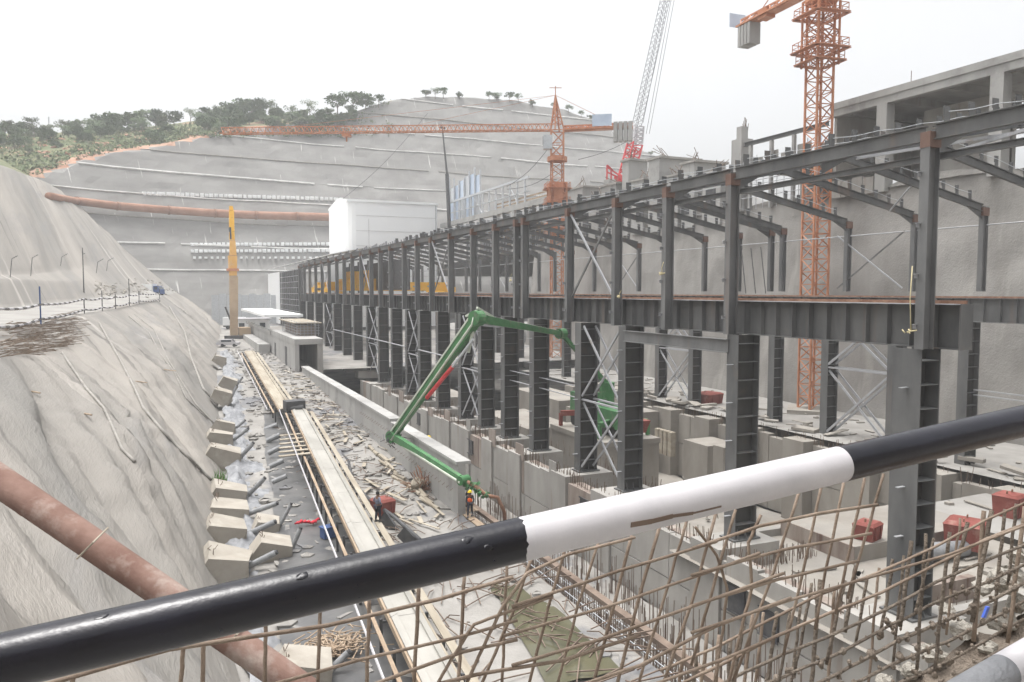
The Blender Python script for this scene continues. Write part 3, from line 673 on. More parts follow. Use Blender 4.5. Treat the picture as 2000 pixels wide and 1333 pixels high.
obj('deck',MB().box(X0-.5,X1+.5,126.5,146.5,zt2-.05,zt2+.1),'wood_pale',sf)
obj('pale_roof_slab',MB().box(cx0-1.5,cx1+2,150,206,zt2+.3,zt2+.8),'white_sheet',sf)
# reinforcement cage of the next wall, and starter bars in the trench
cg = thing('reinforcement_cage',(18.2,35,-18.2),'long standing cage of reinforcing bars for the next wall beside the pond','rebar cage')
b=MB()
for k in range(150):
    y=18+k*.225
    for x in (17.95,18.45): b.tube([(x,y,-18.6),(x+random.uniform(-.03,.03),y,-15.2+random.uniform(-.1,.25))],.022,4,False)
obj('vertical_bars',b,'rebar_old',cg,kind='stuff')
for x in (17.9,18.5):
    for k in range(10): obj('horizontal_bar',MB().tube([(x,18,-18.3+k*.33),(x,51.8,-18.3+k*.33)],.025,4),'galv' if k%2 else 'rebar_old',cg)
obj('walkway_board',MB().box(18.75,19.15,18,50.5,-15.35,-15.1),'rebar_old',cg)
obj('walkway_board',MB().box(17.32,17.85,44.8,51.5,-15.05,-14.98),'wood',cg)
obj('end_shutter',MB().box(17.35,18.6,51.9,52.0,-18,-14.9),'dark_metal_shade',cg)
b=MB(); rr=random.Random(5)
for k in range(620):
    x=rr.choice([19.8,20.7,21.6,22.6,23.6,24.7])+rr.uniform(-.1,.1); y=rr.uniform(22,62); h=rr.uniform(1.2,2.8)
    b.tube([(x,y,-19.1),(x+rr.uniform(-.05,.05),y+rr.uniform(-.05,.05),-19+h)],.022,4,False)
tag(obj('starter_bars',b,'rebar_old'),kind='stuff')
b=MB()
for k in range(520):
    y=rr.uniform(23,108); x=rr.uniform(26.5,26.9); t=-14.12 if y<60 else -13.95
    b.tube([(x,y,t-.2),(x+rr.uniform(-.1,.1),y+rr.uniform(-.1,.1),t+rr.uniform(.3,1.1))],.02,4,False)
for k in range(420):
    y=rr.uniform(34,100); x=rr.choice([53.5,53.8,30.6,31.2]); t=-14.2
    b.tube([(x,y,t-.2),(x+rr.uniform(-.2,.2),y+rr.uniform(-.2,.2),t+rr.uniform(.3,1.2))],.022,4,False)
for k in range(260):
    x=rr.uniform(26.5,33); y=rr.choice([23.2,24.1,32.2,33])+rr.uniform(-.2,.2)
    b.tube([(x,y,-15.1),(x+rr.uniform(-.1,.1),y,-15+rr.uniform(.3,.9))],.02,4,False)
tag(obj('wall_top_bars',b,'rebar_old'),kind='stuff')

# ------------------------------------------------------------------ concrete frame buildings on the right-hand plateau
cb_ = thing('concrete_frame_building',(76,48,11),'pale concrete frame building with deep roof beam and open bays above the shotcrete wall','building')
zr=21.7; x0=70.2
obj('roof_beam',MB().box(x0,x0+.7,25,68.3,zr-1.55,zr),'concrete_pale',cb_)
obj('roof_beam_lip',MB().box(x0-.12,x0-.002,25,68.3,zr-.75,zr-.05),'concrete_pale',cb_)
obj('roof_slab',MB().box(x0+.705,x0+15,25,68.3,zr-.5,zr-.15),'concrete',cb_)
for y in (36.3,48.5,61.2): obj('column',MB().box(x0-.02,x0+1.2,y-.65,y+.65,10.8,zr-1.552),'concrete_pale',cb_)
for y in (30,36.3,42,48.5,55,61.2,67.5): obj('cross_beam',MB().box(x0+.71,x0+14.5,y-.35,y+.35,zr-1.3,zr-.502),'concrete',cb_)
for y0,y1 in ((25,33),(36,46),(55.5,60),(62.3,68)): obj('back_wall',MB().box(x0+13,x0+13.6,y0,y1,10.8,zr-.6),'concrete',cb_)
obj('inner_wall',MB().box(x0+5,x0+5.4,52.2,60,10.8,19.6),'concrete',cb_)
obj('inner_wall',MB().box(x0+8,x0+8.4,38,46,10.8,18),'concrete',cb_)
obj('gable_wall',MB().box(x0+.72,x0+13,68.0,68.4,14,zr-.62),'concrete',cb_)
for k in range(8): obj('parapet_panel',MB().box(x0-.05,x0+.25,37.2+k*1.4 if k<4 else 62+ (k-4)*1.5,38.5+k*1.4 if k<4 else 63.4+(k-4)*1.5,10.8,12.6+.2*(k%2)),'concrete',cb_)
for y in (40,40.8,58): obj('roof_bar',MB().tube([(x0+.4,y,zr),(x0+.4,y,zr+1.2)],.04,5),'rebar_old',cb_)
lw = thing('unfinished_wing',(74,76,11),'low unfinished concrete wing with steel edge beam and rebar next to the crane mast','building')
obj('pier_tower',MB().box(69.8,71.8,83.2,85.2,10.8,20.5).box(70.2,71.3,83.7,84.7,20.5,22.2),'concrete_pale',lw)
obj('edge_beam',MB().ibeam((70.3,68.6,19.6),(70.3,83.1,19.6),.5,.4),'steel',lw)
for k in range(4): obj('post',MB().box(70.1,70.5,70+k*3.9,70.4+k*3.9,10.8,19.3),'concrete_pale',lw)
obj('slab',MB().box(70.6,82,68.6,83,15.9,16.4),'concrete',lw)
obj('rear_wall',MB().box(80,80.5,68.6,83,10.8,18.5),'concrete_pale',lw)
for k in range(9): obj('starter_bar',MB().tube([(71+rr.uniform(0,.6),83.5+rr.uniform(0,1.3),20.4),(71+rr.uniform(-.1,.7),83.5+rr.uniform(0,1.4),22.5+rr.random())],.04,4),'rebar_old',lw)
for k in range(6): obj('starter_bar',MB().tube([(79.9,70+k*2.3,18.4),(79.9,70+k*2.3,21+rr.random())],.05,4),'blue_sheet',lw)
for k in range(12): obj('scaffold_pole',MB().tube([(69.9,69+k*1.25,10.8),(69.9,69+k*1.25,16+3*((k*7)%5)/5)],.05,5),'steel_light',lw)
for z in (12.4,14.0,15.6): obj('scaffold_rail',MB().tube([(69.85,68.8,z),(69.85,83,z)],.05,5),'steel_light',lw)
for k in range(5): obj('infill_panel',MB().box(70.75,70.9,69+k*2.8,71.2+k*2.8,16.42,17.6+.5*(k%2)),'concrete',lw)
cl = thing('concrete_core_cluster',(74,110,11),'cluster of pale unfinished concrete cores and piers between the two orange cranes','building')
for (y0,y1,x1,z1) in ((88,92,74,16.8),(94,97,76,19.0),(98,101.5,75,17.6),(103,106,78,21.0),(107.5,111,76,18.2),(112,114,74,22.0),(116,121,77,18.6),(122,126,76,17.2),(128,134,79,19.5)):
    obj('core_wall',MB().box(70.3,x1,y0,y1,9.5,z1),'concrete_pale',cl)
    obj('core_slab',MB().box(70.1,x1+.3,y0-.4,y1+.4,z1+.003,z1+.35),'concrete',cl)
    for k in range(5): obj('starter_bar',MB().tube([(70.6+rr.uniform(0,2),y0+rr.uniform(0,y1-y0),z1+.3),(70.6+rr.uniform(0,2),y0+rr.uniform(0,y1-y0),z1+1.3+rr.random())],.05,4),'rebar_old',cl)
for k in range(7): obj('shaft_opening_shade',MB().box(70.24,70.29,89+k*6.1,91.2+k*6.1,11.5,14.6),'dark_metal_shade',cl)  # dark sheets on the core faces, painted shade of shaft openings
fr = thing('open_concrete_frame',(74,175,10),'long open concrete frame filled with scaffolding beside the white shed','building')
obj('top_beam',MB().box(70,71,142,212,18.2,19.4),'concrete_pale',fr)
for y in (143,153,160,170,181,188,196,205): obj('frame_column',MB().box(70,71,y-.6,y+.6,9,18.18),'concrete_pale',fr)
obj('back_panel',MB().box(78,78.4,142,212,9,18.3),'dark_metal_shade',fr)
for z in (11,12.8,14.6,16.4): obj('scaffold_deck',MB().box(71.2,76,142,180,z,z+.12),'wood',fr)
for k in range(20): obj('scaffold_pole',MB().tube([(71.1,142.5+k*1.95,9),(71.1,142.5+k*1.95,20.6+rr.random()*.8)],.06,5),'steel_light',fr)
for z in (19.7,20.5): obj('guard_board',MB().box(70.6,70.7,142,172,z,z+.35),'wood',fr)
sfm = thing('pale_steel_frame',(76,185,19),'pale blue grey steel frame of a roof standing on the open concrete frame','steel frame')
for k in range(13):
    y=154+k*4.2; obj('post',MB().box(70.2,70.55,y-.2,y+.2,19.42,24.4-.0*k),'galv',sfm)
obj('top_rail',MB().box(70.15,70.6,152,206,24.4,24.9),'galv',sfm)
obj('mid_rail',MB().box(70.2,70.5,152,206,21.6,21.8),'galv',sfm)
for k in range(6):
    for j in range(2): obj('blue_sheet',MB().box(71.5+j*.1,71.6+j*.1,184+k*3.9,187.6+k*3.9,19.5+j*5.9,25.2+j*(4.6+.9*math.sin(k))),'blue_sheet' if (k+j)%3 else 'galv',sfm)
for k in range(7): obj('tall_post',MB().box(71.1,71.45,183+k*4,183.4+k*4,19.4,31+math.sin(k*1.3)),'galv',sfm)
obj('brace',MB().beam((70.4,158,19.6),(70.4,163,24.3),.15,.15),'galv',sfm); obj('brace',MB().beam((70.4,180,19.6),(70.4,186,24.3),.15,.15),'galv',sfm)

# ------------------------------------------------------------------ tower cranes
def mast_section(side,h,m,name='mast_section',cr=.1,br=.05):
    g=MB(); a=side/2; c=[(-a,-a),(a,-a),(a,a),(-a,a)]
    for x,y in c: g.box(x-cr,x+cr,y-cr,y+cr,0,h)
    for i in range(4):
        p,q=c[i],c[(i+1)%4]
        g.beam((*p,0),(*q,h/2),br*2,br*2,(.3,.2,1)); g.beam((*q,h/2),(*p,h),br*2,br*2,(.3,.2,1)); g.beam((*p,h/2),(*q,h/2),br*1.6,br*1.6); g.beam((*p,h),(*q,h),br*1.8,br*1.8)
    return shared(name,g,m)
def lattice(p0,p1,w,h,n,r,m,name,parent,tri=True,**k):
    p0,p1=Vector(p0),Vector(p1); d=(p1-p0); L=d.length; d.normalize(); s=d.cross(Vector((0,0,1))).normalized(); u_=s.cross(d)
    g=MB()
    def C(t,k): 
        c=p0+d*(L*t)
        return (c-s*w/2, c+s*w/2, c+u_*h)[k] if tri else (c-s*w/2-u_*h/2, c+s*w/2-u_*h/2, c+s*w/2+u_*h/2, c-s*w/2+u_*h/2)[k]
    nc=3 if tri else 4
    for k_ in range(nc): g.beam(C(0,k_),C(1,k_),r*2,r*2)
    for i in range(n):
        for k_ in range(nc):
            a,b=(k_,(k_+1)%nc)
            g.beam(C(i/n,a),C((i+.5)/n,b),r*1.2,r*1.2); g.beam(C((i+.5)/n,b),C((i+1)/n,a),r*1.2,r*1.2)
    return obj(name,g,m,parent,**k)
def ring_platform(parent,c,rad,z,rz,m):
    g=MB()
    for k in range(4):
        a0=rz+math.pi/2*k; a1=a0+math.pi/2
        p=Vector((c[0]+rad*math.cos(a0),c[1]+rad*math.sin(a0),z)); q=Vector((c[0]+rad*math.cos(a1),c[1]+rad*math.sin(a1),z))
        g.beam(p,q,.7,.08); g.beam(p+Vector((0,0,1.0)),q+Vector((0,0,1.0)),.07,.07); g.beam(p+Vector((0,0,.5)),q+Vector((0,0,.5)),.05,.05)
        for t in (0,.25,.5,.75): w_=p.lerp(q,t); g.beam(w_,w_+Vector((0,0,1.0)),.06,.06)
    return obj('climbing_platform',g,m,parent)
# right crane, standing in front of the shotcrete wall
pr = at(1590,570,x=65.3); CX,CY=pr.x,pr.y
cr_ = thing('tower_crane',(CX,CY,-13.6),'nearer orange tower crane on the right, its ballast hanging at the top of the photo','crane')
ms = mast_section(2.0,2.8,'crane_orange'); ang=math.atan2(CX,CY)
for k in range(16):
    o=link('mast_section',ms,cr_,(CX,CY,-13.2+2.8*k)); o.rotation_euler.z=-ang+R(38)
obj('foundation_block',MB().cbox((CX,CY,-13.4),(5,5,.6),-ang),'concrete_warm',cr_)
ztop=-13.2+2.8*16
o=link('climbing_cage',mast_section(2.7,3.6,'crane_orange','climbing_cage',.09,.05),cr_,(CX,CY,24.6)); o.rotation_euler.z=-ang+R(38)
o=link('climbing_cage',o.data,cr_,(CX,CY,28.2)); o.rotation_euler.z=-ang+R(38)
ring_platform(cr_,(CX,CY),2.9,26.3,-ang+R(38+45),'crane_orange'); ring_platform(cr_,(CX,CY),2.5,25.0,-ang+R(38+45),'crane_orange'); ring_platform(cr_,(CX,CY),2.8,30.0,-ang+R(38+45),'crane_orange')
obj('slewing_ring',MB().tube([(CX,CY,31.4),(CX,CY,32.2)],1.7,16).cbox((CX,CY,32.6),(2.6,2.6,.8),-ang),'crane_orange',cr_)
P1=at(1452,52,z=33.2); T0=Vector((CX,CY,33.2)); dj=(P1-T0).normalized()
lattice(T0-dj*8,P1+dj*.5,1.5,.9,12,.10,'crane_orange','counter_jib',cr_)
obj('jib_deck',MB().beam(T0-Vector((0,0,.1)),P1-Vector((0,0,.1)),1.3,.12),'crane_orange',cr_)
for k in range(4): obj('ballast_block',MB().beam(P1-dj*(.2+.62*k)-Vector((0,0,.2)),P1-dj*(.2+.62*k)-Vector((0,0,2.7)),1.6,.5,dj),'concrete_pale',cr_)
obj('sign_panel',MB().beam(P1+dj*1.2+Vector((0,0,.2)),P1+dj*1.25+Vector((0,0,1.9)),2.4,.08,dj),'blue_sheet',cr_)
obj('winch',MB().beam(P1-dj*3.6+Vector((0,0,.1)),P1-dj*5.2+Vector((0,0,.1)),1.3,1.2),'crane_orange',cr_)
obj('tower_head',MB().tube([T0,T0+Vector((0,0,7))],[1.2,.3],4),'crane_orange',cr_)
obj('main_jib_stub',MB().beam(T0,T0-dj*8,.3,.3),'crane_orange',cr_)
for q in ((T0+Vector((0,0,7)),P1-dj*2),): obj('pendant_bar',MB().tube(q,.06,5),'crane_orange',cr_)
# middle crane with its long jib across the picture
pm=at(1088,400,x=63); MX,MY=pm.x,pm.y; zf=zg(MY)+.1
cm = thing('tower_crane',(MX,MY,zf),'farther orange tower crane with its long jib spanning above the white shed','crane')
angm=math.atan2(MX,MY); zj=at(1088,252,x=63).z
n=int((zj-6-zf)/2.8)+1
for k in range(n):
    o=link('mast_section',ms,cm,(MX,MY,zf+2.8*k)); o.rotation_euler.z=-angm+R(10)
zc_=at(1088,405,x=63).z
cage=mast_section(2.9,4.2,'crane_orange','climbing_cage',.16,.11)
for k in range(2):
    o=link('climbing_cage',cage,cm,(MX,MY,zc_-4.2+4.2*k)); o.rotation_euler.z=-angm+R(10)
g=MB()
for a_ in range(4):
    th=-angm+R(10)+a_*math.pi/2; g.cbox((MX+1.5*math.cos(th),MY+1.5*math.sin(th),zc_),(.1,1.6,8.2),th)
obj('cage_panel',g,'crane_orange',cm)
for z in (zc_-5.2,zc_-3.9,zc_+.6,zc_+3.2): ring_platform(cm,(MX,MY),2.9,z,-angm+R(55),'crane_orange')
JL,JR=at(432,262,z=zj-.3),at(1236,249,z=zj-.3); Tm=Vector((MX,MY,zj-.3))
dl=(JL-Tm).normalized(); dr=(JR-Tm).normalized()
o=link('slewing_section',mast_section(2.2,4.6,'crane_orange','slewing_section',.16,.08),cm,(MX,MY,zj-5)); o.rotation_euler.z=-angm
obj('slewing_ring',MB().tube([(MX,MY,zj-5.8),(MX,MY,zj-5.0)],1.8,14),'crane_orange',cm)
g=MB(); zt_=at(1083,190,x=63).z
b4=[(MX-.9,MY-.9),(MX+.9,MY-.9),(MX+.9,MY+.9),(MX-.9,MY+.9)]; topp=Vector((MX-.4,MY,zt_))
for q in b4: g.beam((*q,zj-.4),topp,.22,.22)
for k in range(1,5):
    t=k/5.2; ps=[Vector((*q,zj-.4)).lerp(topp,t) for q in b4]
    for i in range(4): g.beam(ps[i],ps[(i+1)%4],.1,.1); g.beam(ps[i],Vector((*b4[(i+1)%4],zj-.4)).lerp(topp,t+.17),.09,.09)
obj('tower_head',g,'crane_orange',cm)
obj('mast_light',MB().beam(topp,topp+Vector((0,0,1.6)),.12,.12).beam(topp+Vector((-1,.4,1.3)),topp+Vector((1,-.4,1.3)),.1,.1),'crane_orange',cm)
for k in range(6):
    a,b=Tm+dl*(1.2+(JL-Tm).length*k/6),Tm+dl*(1.2+(JL-Tm).length*(k+1)/6-.1)
    if k==5: b=JL
    lattice(a,b,1.3,1.15,7,.075,'crane_orange','jib_section',cm)
obj('hook_trolley',MB().cbox(Tm+dl*38-Vector((0,0,.5)),(1.4,1.4,.5),-angm).tube([Tm+dl*38-Vector((0,0,.7)),Tm+dl*38-Vector((0,0,1.6))],.15,5),'crane_orange',cm)
lattice(Tm+dr*1.2,JR,1.4,.7,8,.12,'crane_orange','counter_jib',cm)
obj('counter_deck',MB().beam(Tm+dr*1.2,JR,1.3,.5),'crane_orange',cm)
for k in range(4): obj('ballast_block',MB().beam(JR-dr*(.4+.85*k)+Vector((0,0,.9)),JR-dr*(.4+.85*k)-Vector((0,0,2.4)),1.9,.7,dr),'concrete_pale',cm)
obj('sign_panel',MB().beam(JR-dr*7.6+Vector((.0,-1,.4)),JR-dr*4.2+Vector((0,-1,.4)),.1,2.0,(0,0,1),0,.9),'blue_sheet',cm)
cbn=obj('operator_cab',MB().cbox(Tm+dl*1.9+Vector((-.2,-.9,-2.3)),(1.6,1.8,2.4),-angm),'galv',cm)
obj('cab_window',MB().cbox(Tm+dl*2.75+Vector((-.2,-.9,-2.1)),(.06,1.4,1.5),-angm),'glass_dark',cbn)
for q in (.42,.8): obj('pendant_line',MB().tube([topp,Tm+dl*(JL-Tm).length*q+Vector((0,0,1.1))],.03,4),'crane_orange',cm)
obj('pendant_line',MB().tube([topp,JR-dr*3+Vector((0,0,.6))],.04,4),'crane_orange',cm)
# crawler crane with luffing lattice boom
f0,f1,f2,f3=[at(*p,y=150) for p in ((1203,420),(1226,345),(1240,282),(1308,-40))]
lc = thing('lattice_boom_crane',(f0.x,f0.y,10.5),'crawler crane with red and white lattice boom rising out of the top of the photo','crane')
lattice(f0,f2,2.6,2.4,8,.16,'crane_red','boom_section',lc,False)
f25=at(1243,248,y=150); lattice(f2,f25,2.6,2.2,4,.16,'white_paint','boom_section',lc,False)
lattice(f25,f3,1.8,1.4,26,.035,'cable','boom_section',lc,False)
obj('crane_house',MB().cbox((f0.x+2,f0.y+1,12.3),(5,8,3)),'crane_red',lc); obj('track',MB().cbox((f0.x-1,f0.y+1,10.9),(1.2,9,1.2)),'dark_metal_shade',lc); obj('track',MB().cbox((f0.x+5,f0.y+1,10.9),(1.2,9,1.2)),'dark_metal_shade',lc)
for k,q in enumerate(((1262,262),(1268,262),(1256,240))): obj('pendant_cable',MB().tube([at(*q,y=151.5),at(q[0]+60,-60,y=151.5)],.05,4),'cable',lc)
pd=thing('red_derrick',(at(1192,400,y=140).x,140,14),'small red derrick frame on a white pier between the cranes','derrick')
q=at(1192,352,y=140); obj('pier',MB().box(q.x-1,q.x+.7,139,141,9.5,q.z),'concrete_pale',pd)
obj('winch_base',MB().cbox(q+Vector((2.4,0,.3)),(1.8,2,1.2)),'crane_red',pd)
for a_,b_ in (((-.8,0),(-.8,3)),((-.8,2.6),(2.8,.8)),((-.8,1.6),(2.4,.5)),((.2,0),(.2,2.4)),((-.8,3),(.6,2))): obj('derrick_arm',MB().beam(q+Vector((a_[0],0,a_[1])),q+Vector((b_[0],0,b_[1])),.25,.25),'crane_red',pd)
# dark telescopic boom by the shed
q0,q1,q2=at(879,428,y=203),at(873,340,y=203),at(864,250,y=203)
tb=thing('telescopic_boom',(q0.x,q0.y,19),'thin dark telescopic crane boom standing up behind the white shed','crane boom')
obj('outer_boom',MB().tube([q0-Vector((0,0,8)),q1],.5,6),'dark_metal_shade',tb); obj('inner_boom',MB().tube([q1,q2],[.3,.16],6),'dark_metal_shade',tb); obj('boom_head',MB().cbox(q2,(1.6,.5,.35)),'dark_metal_shade',tb)
for (a_,b_,y_,s_) in (((835,222),(655,400),240,2),((1075,285),(990,365),145,1),((990,370),(1085,335),150,1),((1130,312),(1240,268),140,.6)):
    A,B=at(*a_,y=y_),at(*b_,y=y_)
    tag(obj('hanging_cable',MB().tube([A.lerp(B,t/8)-Vector((0,0,s_*math.sin(math.pi*t/8))) for t in range(9)],.07,4),'cable'),
        {835:'long dark cable slanting down across the terraced rock cut',1075:'dark cable running from the middle crane down to the pale steel frame',990:'dark cable from the pale steel frame up to the crane mast',1130:'dark cable from the middle crane mast up to the right below its ballast'}[a_[0]],'cable')

# ------------------------------------------------------------------ things on the slopes and at the far end
def dm(px,d): return px*d/FPX                       # size in metres of so many photo pixels at depth d
def dep(p): return Vector(p).dot(_F)
# concrete anchor blocks in rows on the terraced cut
for row,(px0,px1,py0,py1,n,s) in enumerate(((282,665,379,390,42,8),(375,666,478,477,34,7),(375,666,491,490,34,7),(380,640,504,504,24,5))):
    ab=None
    for k in range(n):
        px=px0+(px1-px0)*k/(n-1); py=py0+(py1-py0)*k/(n-1)
        h=ray(px,py,BKB)
        if h is None: continue
        d=dep(h[0]); w_=dm(s,d)
        if ab is None: ab=shared('anchor_block',MB().box(-w_*.5,w_*.5,-1.2,.4,-w_*.45,w_*.45).box(-w_*.2,w_*.2,-1.5,-1.201,-w_*.2,w_*.2),'white_sheet')
        o=link('anchor_block',ab,terr,h[0]); o.rotation_euler=(0,0,random.uniform(-.15,.15)); o.scale=(random.uniform(.75,1.05),1,random.uniform(.8,1.15))
# pale kerbs along the lip of every bench
for k in range(1,12):
    jj=int(np.argmin(np.abs(rows-(k+.86)))); run=[]
    gap=random.Random(k)
    for i in range(len(bs)-1):
        ok = not NAT[i,jj] and not NAT[i,max(jj-2,0)] and gap.random()<.965
        if ok: run.append(Vector(PB[i,jj])+Vector((0,-.15,.1)))
        if (not ok or i==len(bs)-2):
            if len(run)>3: obj('bench_kerb',MB().tube(run,.24+.14*gap.random(),5),'kerb' if k%3 else 'cement',terr)
            run=[]
# long rusty pipe slung along the cut
pp=[]
for px,py in ((96,384),(150,393),(230,403),(330,411),(420,417),(500,421),(580,423),(665,425),(720,427)):
    h=ray(px,py,BKB,SLB); d=dep(h[0]); pp.append(at(px,py,d=d-3.0))
pp2=[]
for i in range(len(pp)-1):
    for t in (0,.34,.67): pp2.append(pp[i].lerp(pp[i+1],t))
pipe=thing('long_pipe',pp[0],'long rust red pipe slung across the terraced rock cut behind the yellow mast','pipe')
for i in range(0,len(pp2)-1,3): obj('pipe_segment',MB().tube(pp2[i:i+4],[dm(8.0,dep(pp2[i]))]*len(pp2[i:i+4]),12),'pipe_orange',pipe,smooth=True)
for i in range(3,len(pp2)-1,3):
    dd=(pp2[i+1]-pp2[i-1]).normalized(); obj('pipe_joint',MB().tube([pp2[i]-dd*.3,pp2[i]+dd*.3],dm(8.8,dep(pp2[i])),12),'rust',pipe)
# near brown pipe lying on the sprayed slope
def surf(px,py): h=ray(px,py,SLB); return h[0] if h else None
a,b_=surf(0,945),surf(330,1168); da=min(dep(a),15.5); db=min(dep(b_)-.5,14.2)
A=at(-60,900,d=da+.6); B=at(0,940,d=da); Cc=at(330,1165,d=db); D=at(560,1325,d=db-.4); E_=at(700,1425,d=db-.6)
np_=thing('slope_pipe',Cc,'thick rust brown pipe running down the sprayed slope at the bottom left','pipe')
rpx=lambda d: dm(29,d)
pts=[A,B,B.lerp(Cc,.5),Cc,D,E_]
obj('pipe_body',MB().tube(pts,[rpx(dep(p)) for p in pts],28),'pipe_red',np_,smooth=True)
for px,py,l in ((182,1060,58),(462,1240,52)):
    p=at(px,py,d=db-.25-rpx(db)*.8); q=at(px-l*.55,py+l*.55,d=db-.1-rpx(db)*.6); r_=at(px+l*.5,py-l*.5,d=db-.0)
    obj('tie_wire',MB().tube([q,p,r_],.018,6),'wood_pale',np_)
for t in (.12,.62,.97):
    p=B.lerp(D,t); d_=(D-B).normalized(); obj('weld_collar',MB().tube([p-d_*.03,p+d_*.03],rpx(dep(p))*1.012,28),'rust',np_,smooth=True)
# fence along the berm
fpx=[(-12,655,565),(80,635,560),(165,613,586),(200,608,568),(226,604,574),(253,598,545),(272,594,575),(312,590,566)]
fn=thing('berm_fence',surf(165,613),'thin black and white banded guard fence along the berm on the left slope','fence')
tops=[]
for px,py,pt in fpx:
    p=surf(px,py) or at(px,py,z=-2.8); d=dep(p); hgt=dm(py-pt,d)
    g=MB().tube([p-Vector((0,0,.3)),p+Vector((0,0,max(hgt,dm(25,d))))],.07,6); obj('fence_post',g,'dark_metal_shade' if px!=80 else 'blue_paint',fn)
    tops.append((p,d))
for hh in (1.9,.55):
    for i in range(len(tops)-1):
        a,b=tops[i][0]+Vector((0,0,hh)),tops[i+1][0]+Vector((0,0,hh)); n=max(2,int((b-a).length/1.6))
        for k in range(n):
            q0=a.lerp(b,k/n)-Vector((0,0,.22*math.sin(math.pi*k/n))); q1=a.lerp(b,(k+.985)/n)-Vector((0,0,.22*math.sin(math.pi*(k+1)/n)))
            obj('banded_rail',MB().tube([q0,q1],.11,6),'white_paint' if k%2 else 'black_paint',fn)
pl=surf(164,572); tp=at(161,484,d=dep(pl)); po=thing('utility_pole',pl,'tall thin black pole standing on the berm behind the guard fence','pole')
obj('shaft',MB().tube([pl-Vector((0,0,.5)),tp],[.12,.07],7),'dark_metal_shade',po); obj('cross_arm',MB().beam(tp-Vector((0,0,1.2)),tp+Vector((.4,.0,-1.1)),.1,.1),'dark_metal_shade',po)
for i,(px,py,pt) in enumerate(((20,542,500),(60,540,498),(118,520,496),(188,534,506),(208,530,504))):
    p=surf(px,py)
    if p is None: continue
    d=dep(p); t_=at(px+3,pt+6,d=d); k_=at(px+14,pt,d=d)
    tag(obj('hooked_rod',MB().tube([p,t_,k_],.06,5),'dark_metal_shade'),'bent dark steel rod sticking up from the bench above the left berm','steel rod','bent rods along the upper left bench')
g=MB()
for k in range(160):
    px=random.uniform(185,345); py=random.gauss(566,7)-.02*(px-185)
    p=surf(px,py)
    if p is None: continue
    s=dm(random.uniform(1.2,4),dep(p)); g.rock((p.x,p.y,p.z+s*.1),s,(1,1,.6),k,(5,3))
tag(obj('rubble_ridge',g,'rock'),kind='stuff')
g=MB()
for k in range(330):
    px=random.uniform(-5,140); py=random.uniform(635,700)-(px*.18)
    p=surf(px,py)
    if p is None: continue
    l=random.uniform(.5,2.2); th=random.gauss(.5,.5); g.tube([p+Vector((0,0,.05)),p+Vector((l*math.cos(th),l*math.sin(th),random.uniform(-.1,.35)))],.03,4,False)
tag(obj('cut_mesh_debris',g,'rebar'),kind='stuff')
# folds of hose, cables and sticks lying down the sprayed slope
def drape(pxs,r,m,lbl,cat,grp=None,name='slope_hose'):
    pts=[]
    for i in range(len(pxs)-1):
        for t in (0,.2,.4,.6,.8):
            q=(pxs[i][0]+(pxs[i+1][0]-pxs[i][0])*t, pxs[i][1]+(pxs[i+1][1]-pxs[i][1])*t); s=surf(*q)
            if s is not None: pts.append(s+Vector((.1,0,r*.6)))
    if len(pts)>2: return tag(obj(name,MB().tube(pts,r,7),m,smooth=True),lbl,cat,grp)
drape([(192,632),(230,700),(258,755),(278,800),(320,850),(370,900),(420,950)],.11,'cement','long raised cement seam running down the middle of the sprayed slope','cement ridge',None,'cement_ridge')
drape([(118,690),(165,760),(200,800),(222,850),(235,880),(265,910)],.09,'cement','pale cement streak running down the near sprayed slope','cement streak',None,'cement_ridge')
drape([(250,618),(290,650),(310,690),(340,730),(362,780),(415,830)],.07,'cement','left one of two pale hoses running side by side down the far sprayed slope','hose','hoses lying on the slope')
drape([(262,615),(300,645),(325,700),(352,745),(380,790),(425,838)],.07,'cement','right one of two pale hoses running side by side down the far sprayed slope','hose','hoses lying on the slope')
drape([(330,600),(360,650),(372,700),(395,760),(430,800)],.13,'cement','broad pale cement ridge near the far end of the sprayed slope','cement ridge',None,'cement_ridge')
for i,(px,py,l) in enumerate(((265,745,22),(320,722,24),(165,808,14),(62,765,16))):
    p=surf(px,py); d=dep(p); tag(obj('steel_peg',MB().tube([p,at(px+l,py+3,d=d-.6)],.05,5),'wood'),'short peg sticking out of the sprayed slope','peg','pegs in the sprayed slope')
p=surf(428,950); g=MB()
for k in range(70):
    b=p+Vector((random.gauss(0,.25),random.gauss(0,.35),random.gauss(.1,.25))); t=b+Vector((random.gauss(.1,.15),random.gauss(0,.15),random.uniform(.5,1.2)))
    g.add([b,b+Vector((.06,.05,0)),t],[(0,1,2)])
tag(obj('grass_tuft',g,'grass_green'),'small bright green grass tuft at the foot of the sprayed slope','plant')
# yellow mast rig
yb=Vector((12.9,188,zg(188))); d=dep(yb)
yr=thing('yellow_mast_rig',yb,'tall yellow and tan articulated mast standing before the terraced cut','mast rig')
def seg(px,y0,y1,w0,w1,m,name,dep_=1.0):
    a=at(px,y0,d=d); b=at(px-1,y1,d=d); obj(name,MB().hexa([a+Vector((s*dm(w0*.8,d)/2,t*dep_,0)) for s,t in ((-1,-1),(1,-1),(1,1),(-1,1))]+[b+Vector((s*dm(w1*.8,d)/2,t*dep_,0)) for s,t in ((-1,-1),(1,-1),(1,1),(-1,1))]),m,yr)
seg(457,656,540,17,20,'mast_tan','lower_mast'); seg(455,539,500,17,20,'boom_yellow','mast_carriage',1.2); seg(455,530,525,27,27,'crane_orange','flange',1.5)
seg(455,499,470,16,12,'boom_yellow','upper_mast',.9); seg(453,469,412,12,11,'crane_yellow','inner_mast',.7); seg(452,411,403,10,7,'crane_yellow','mast_head',.5)
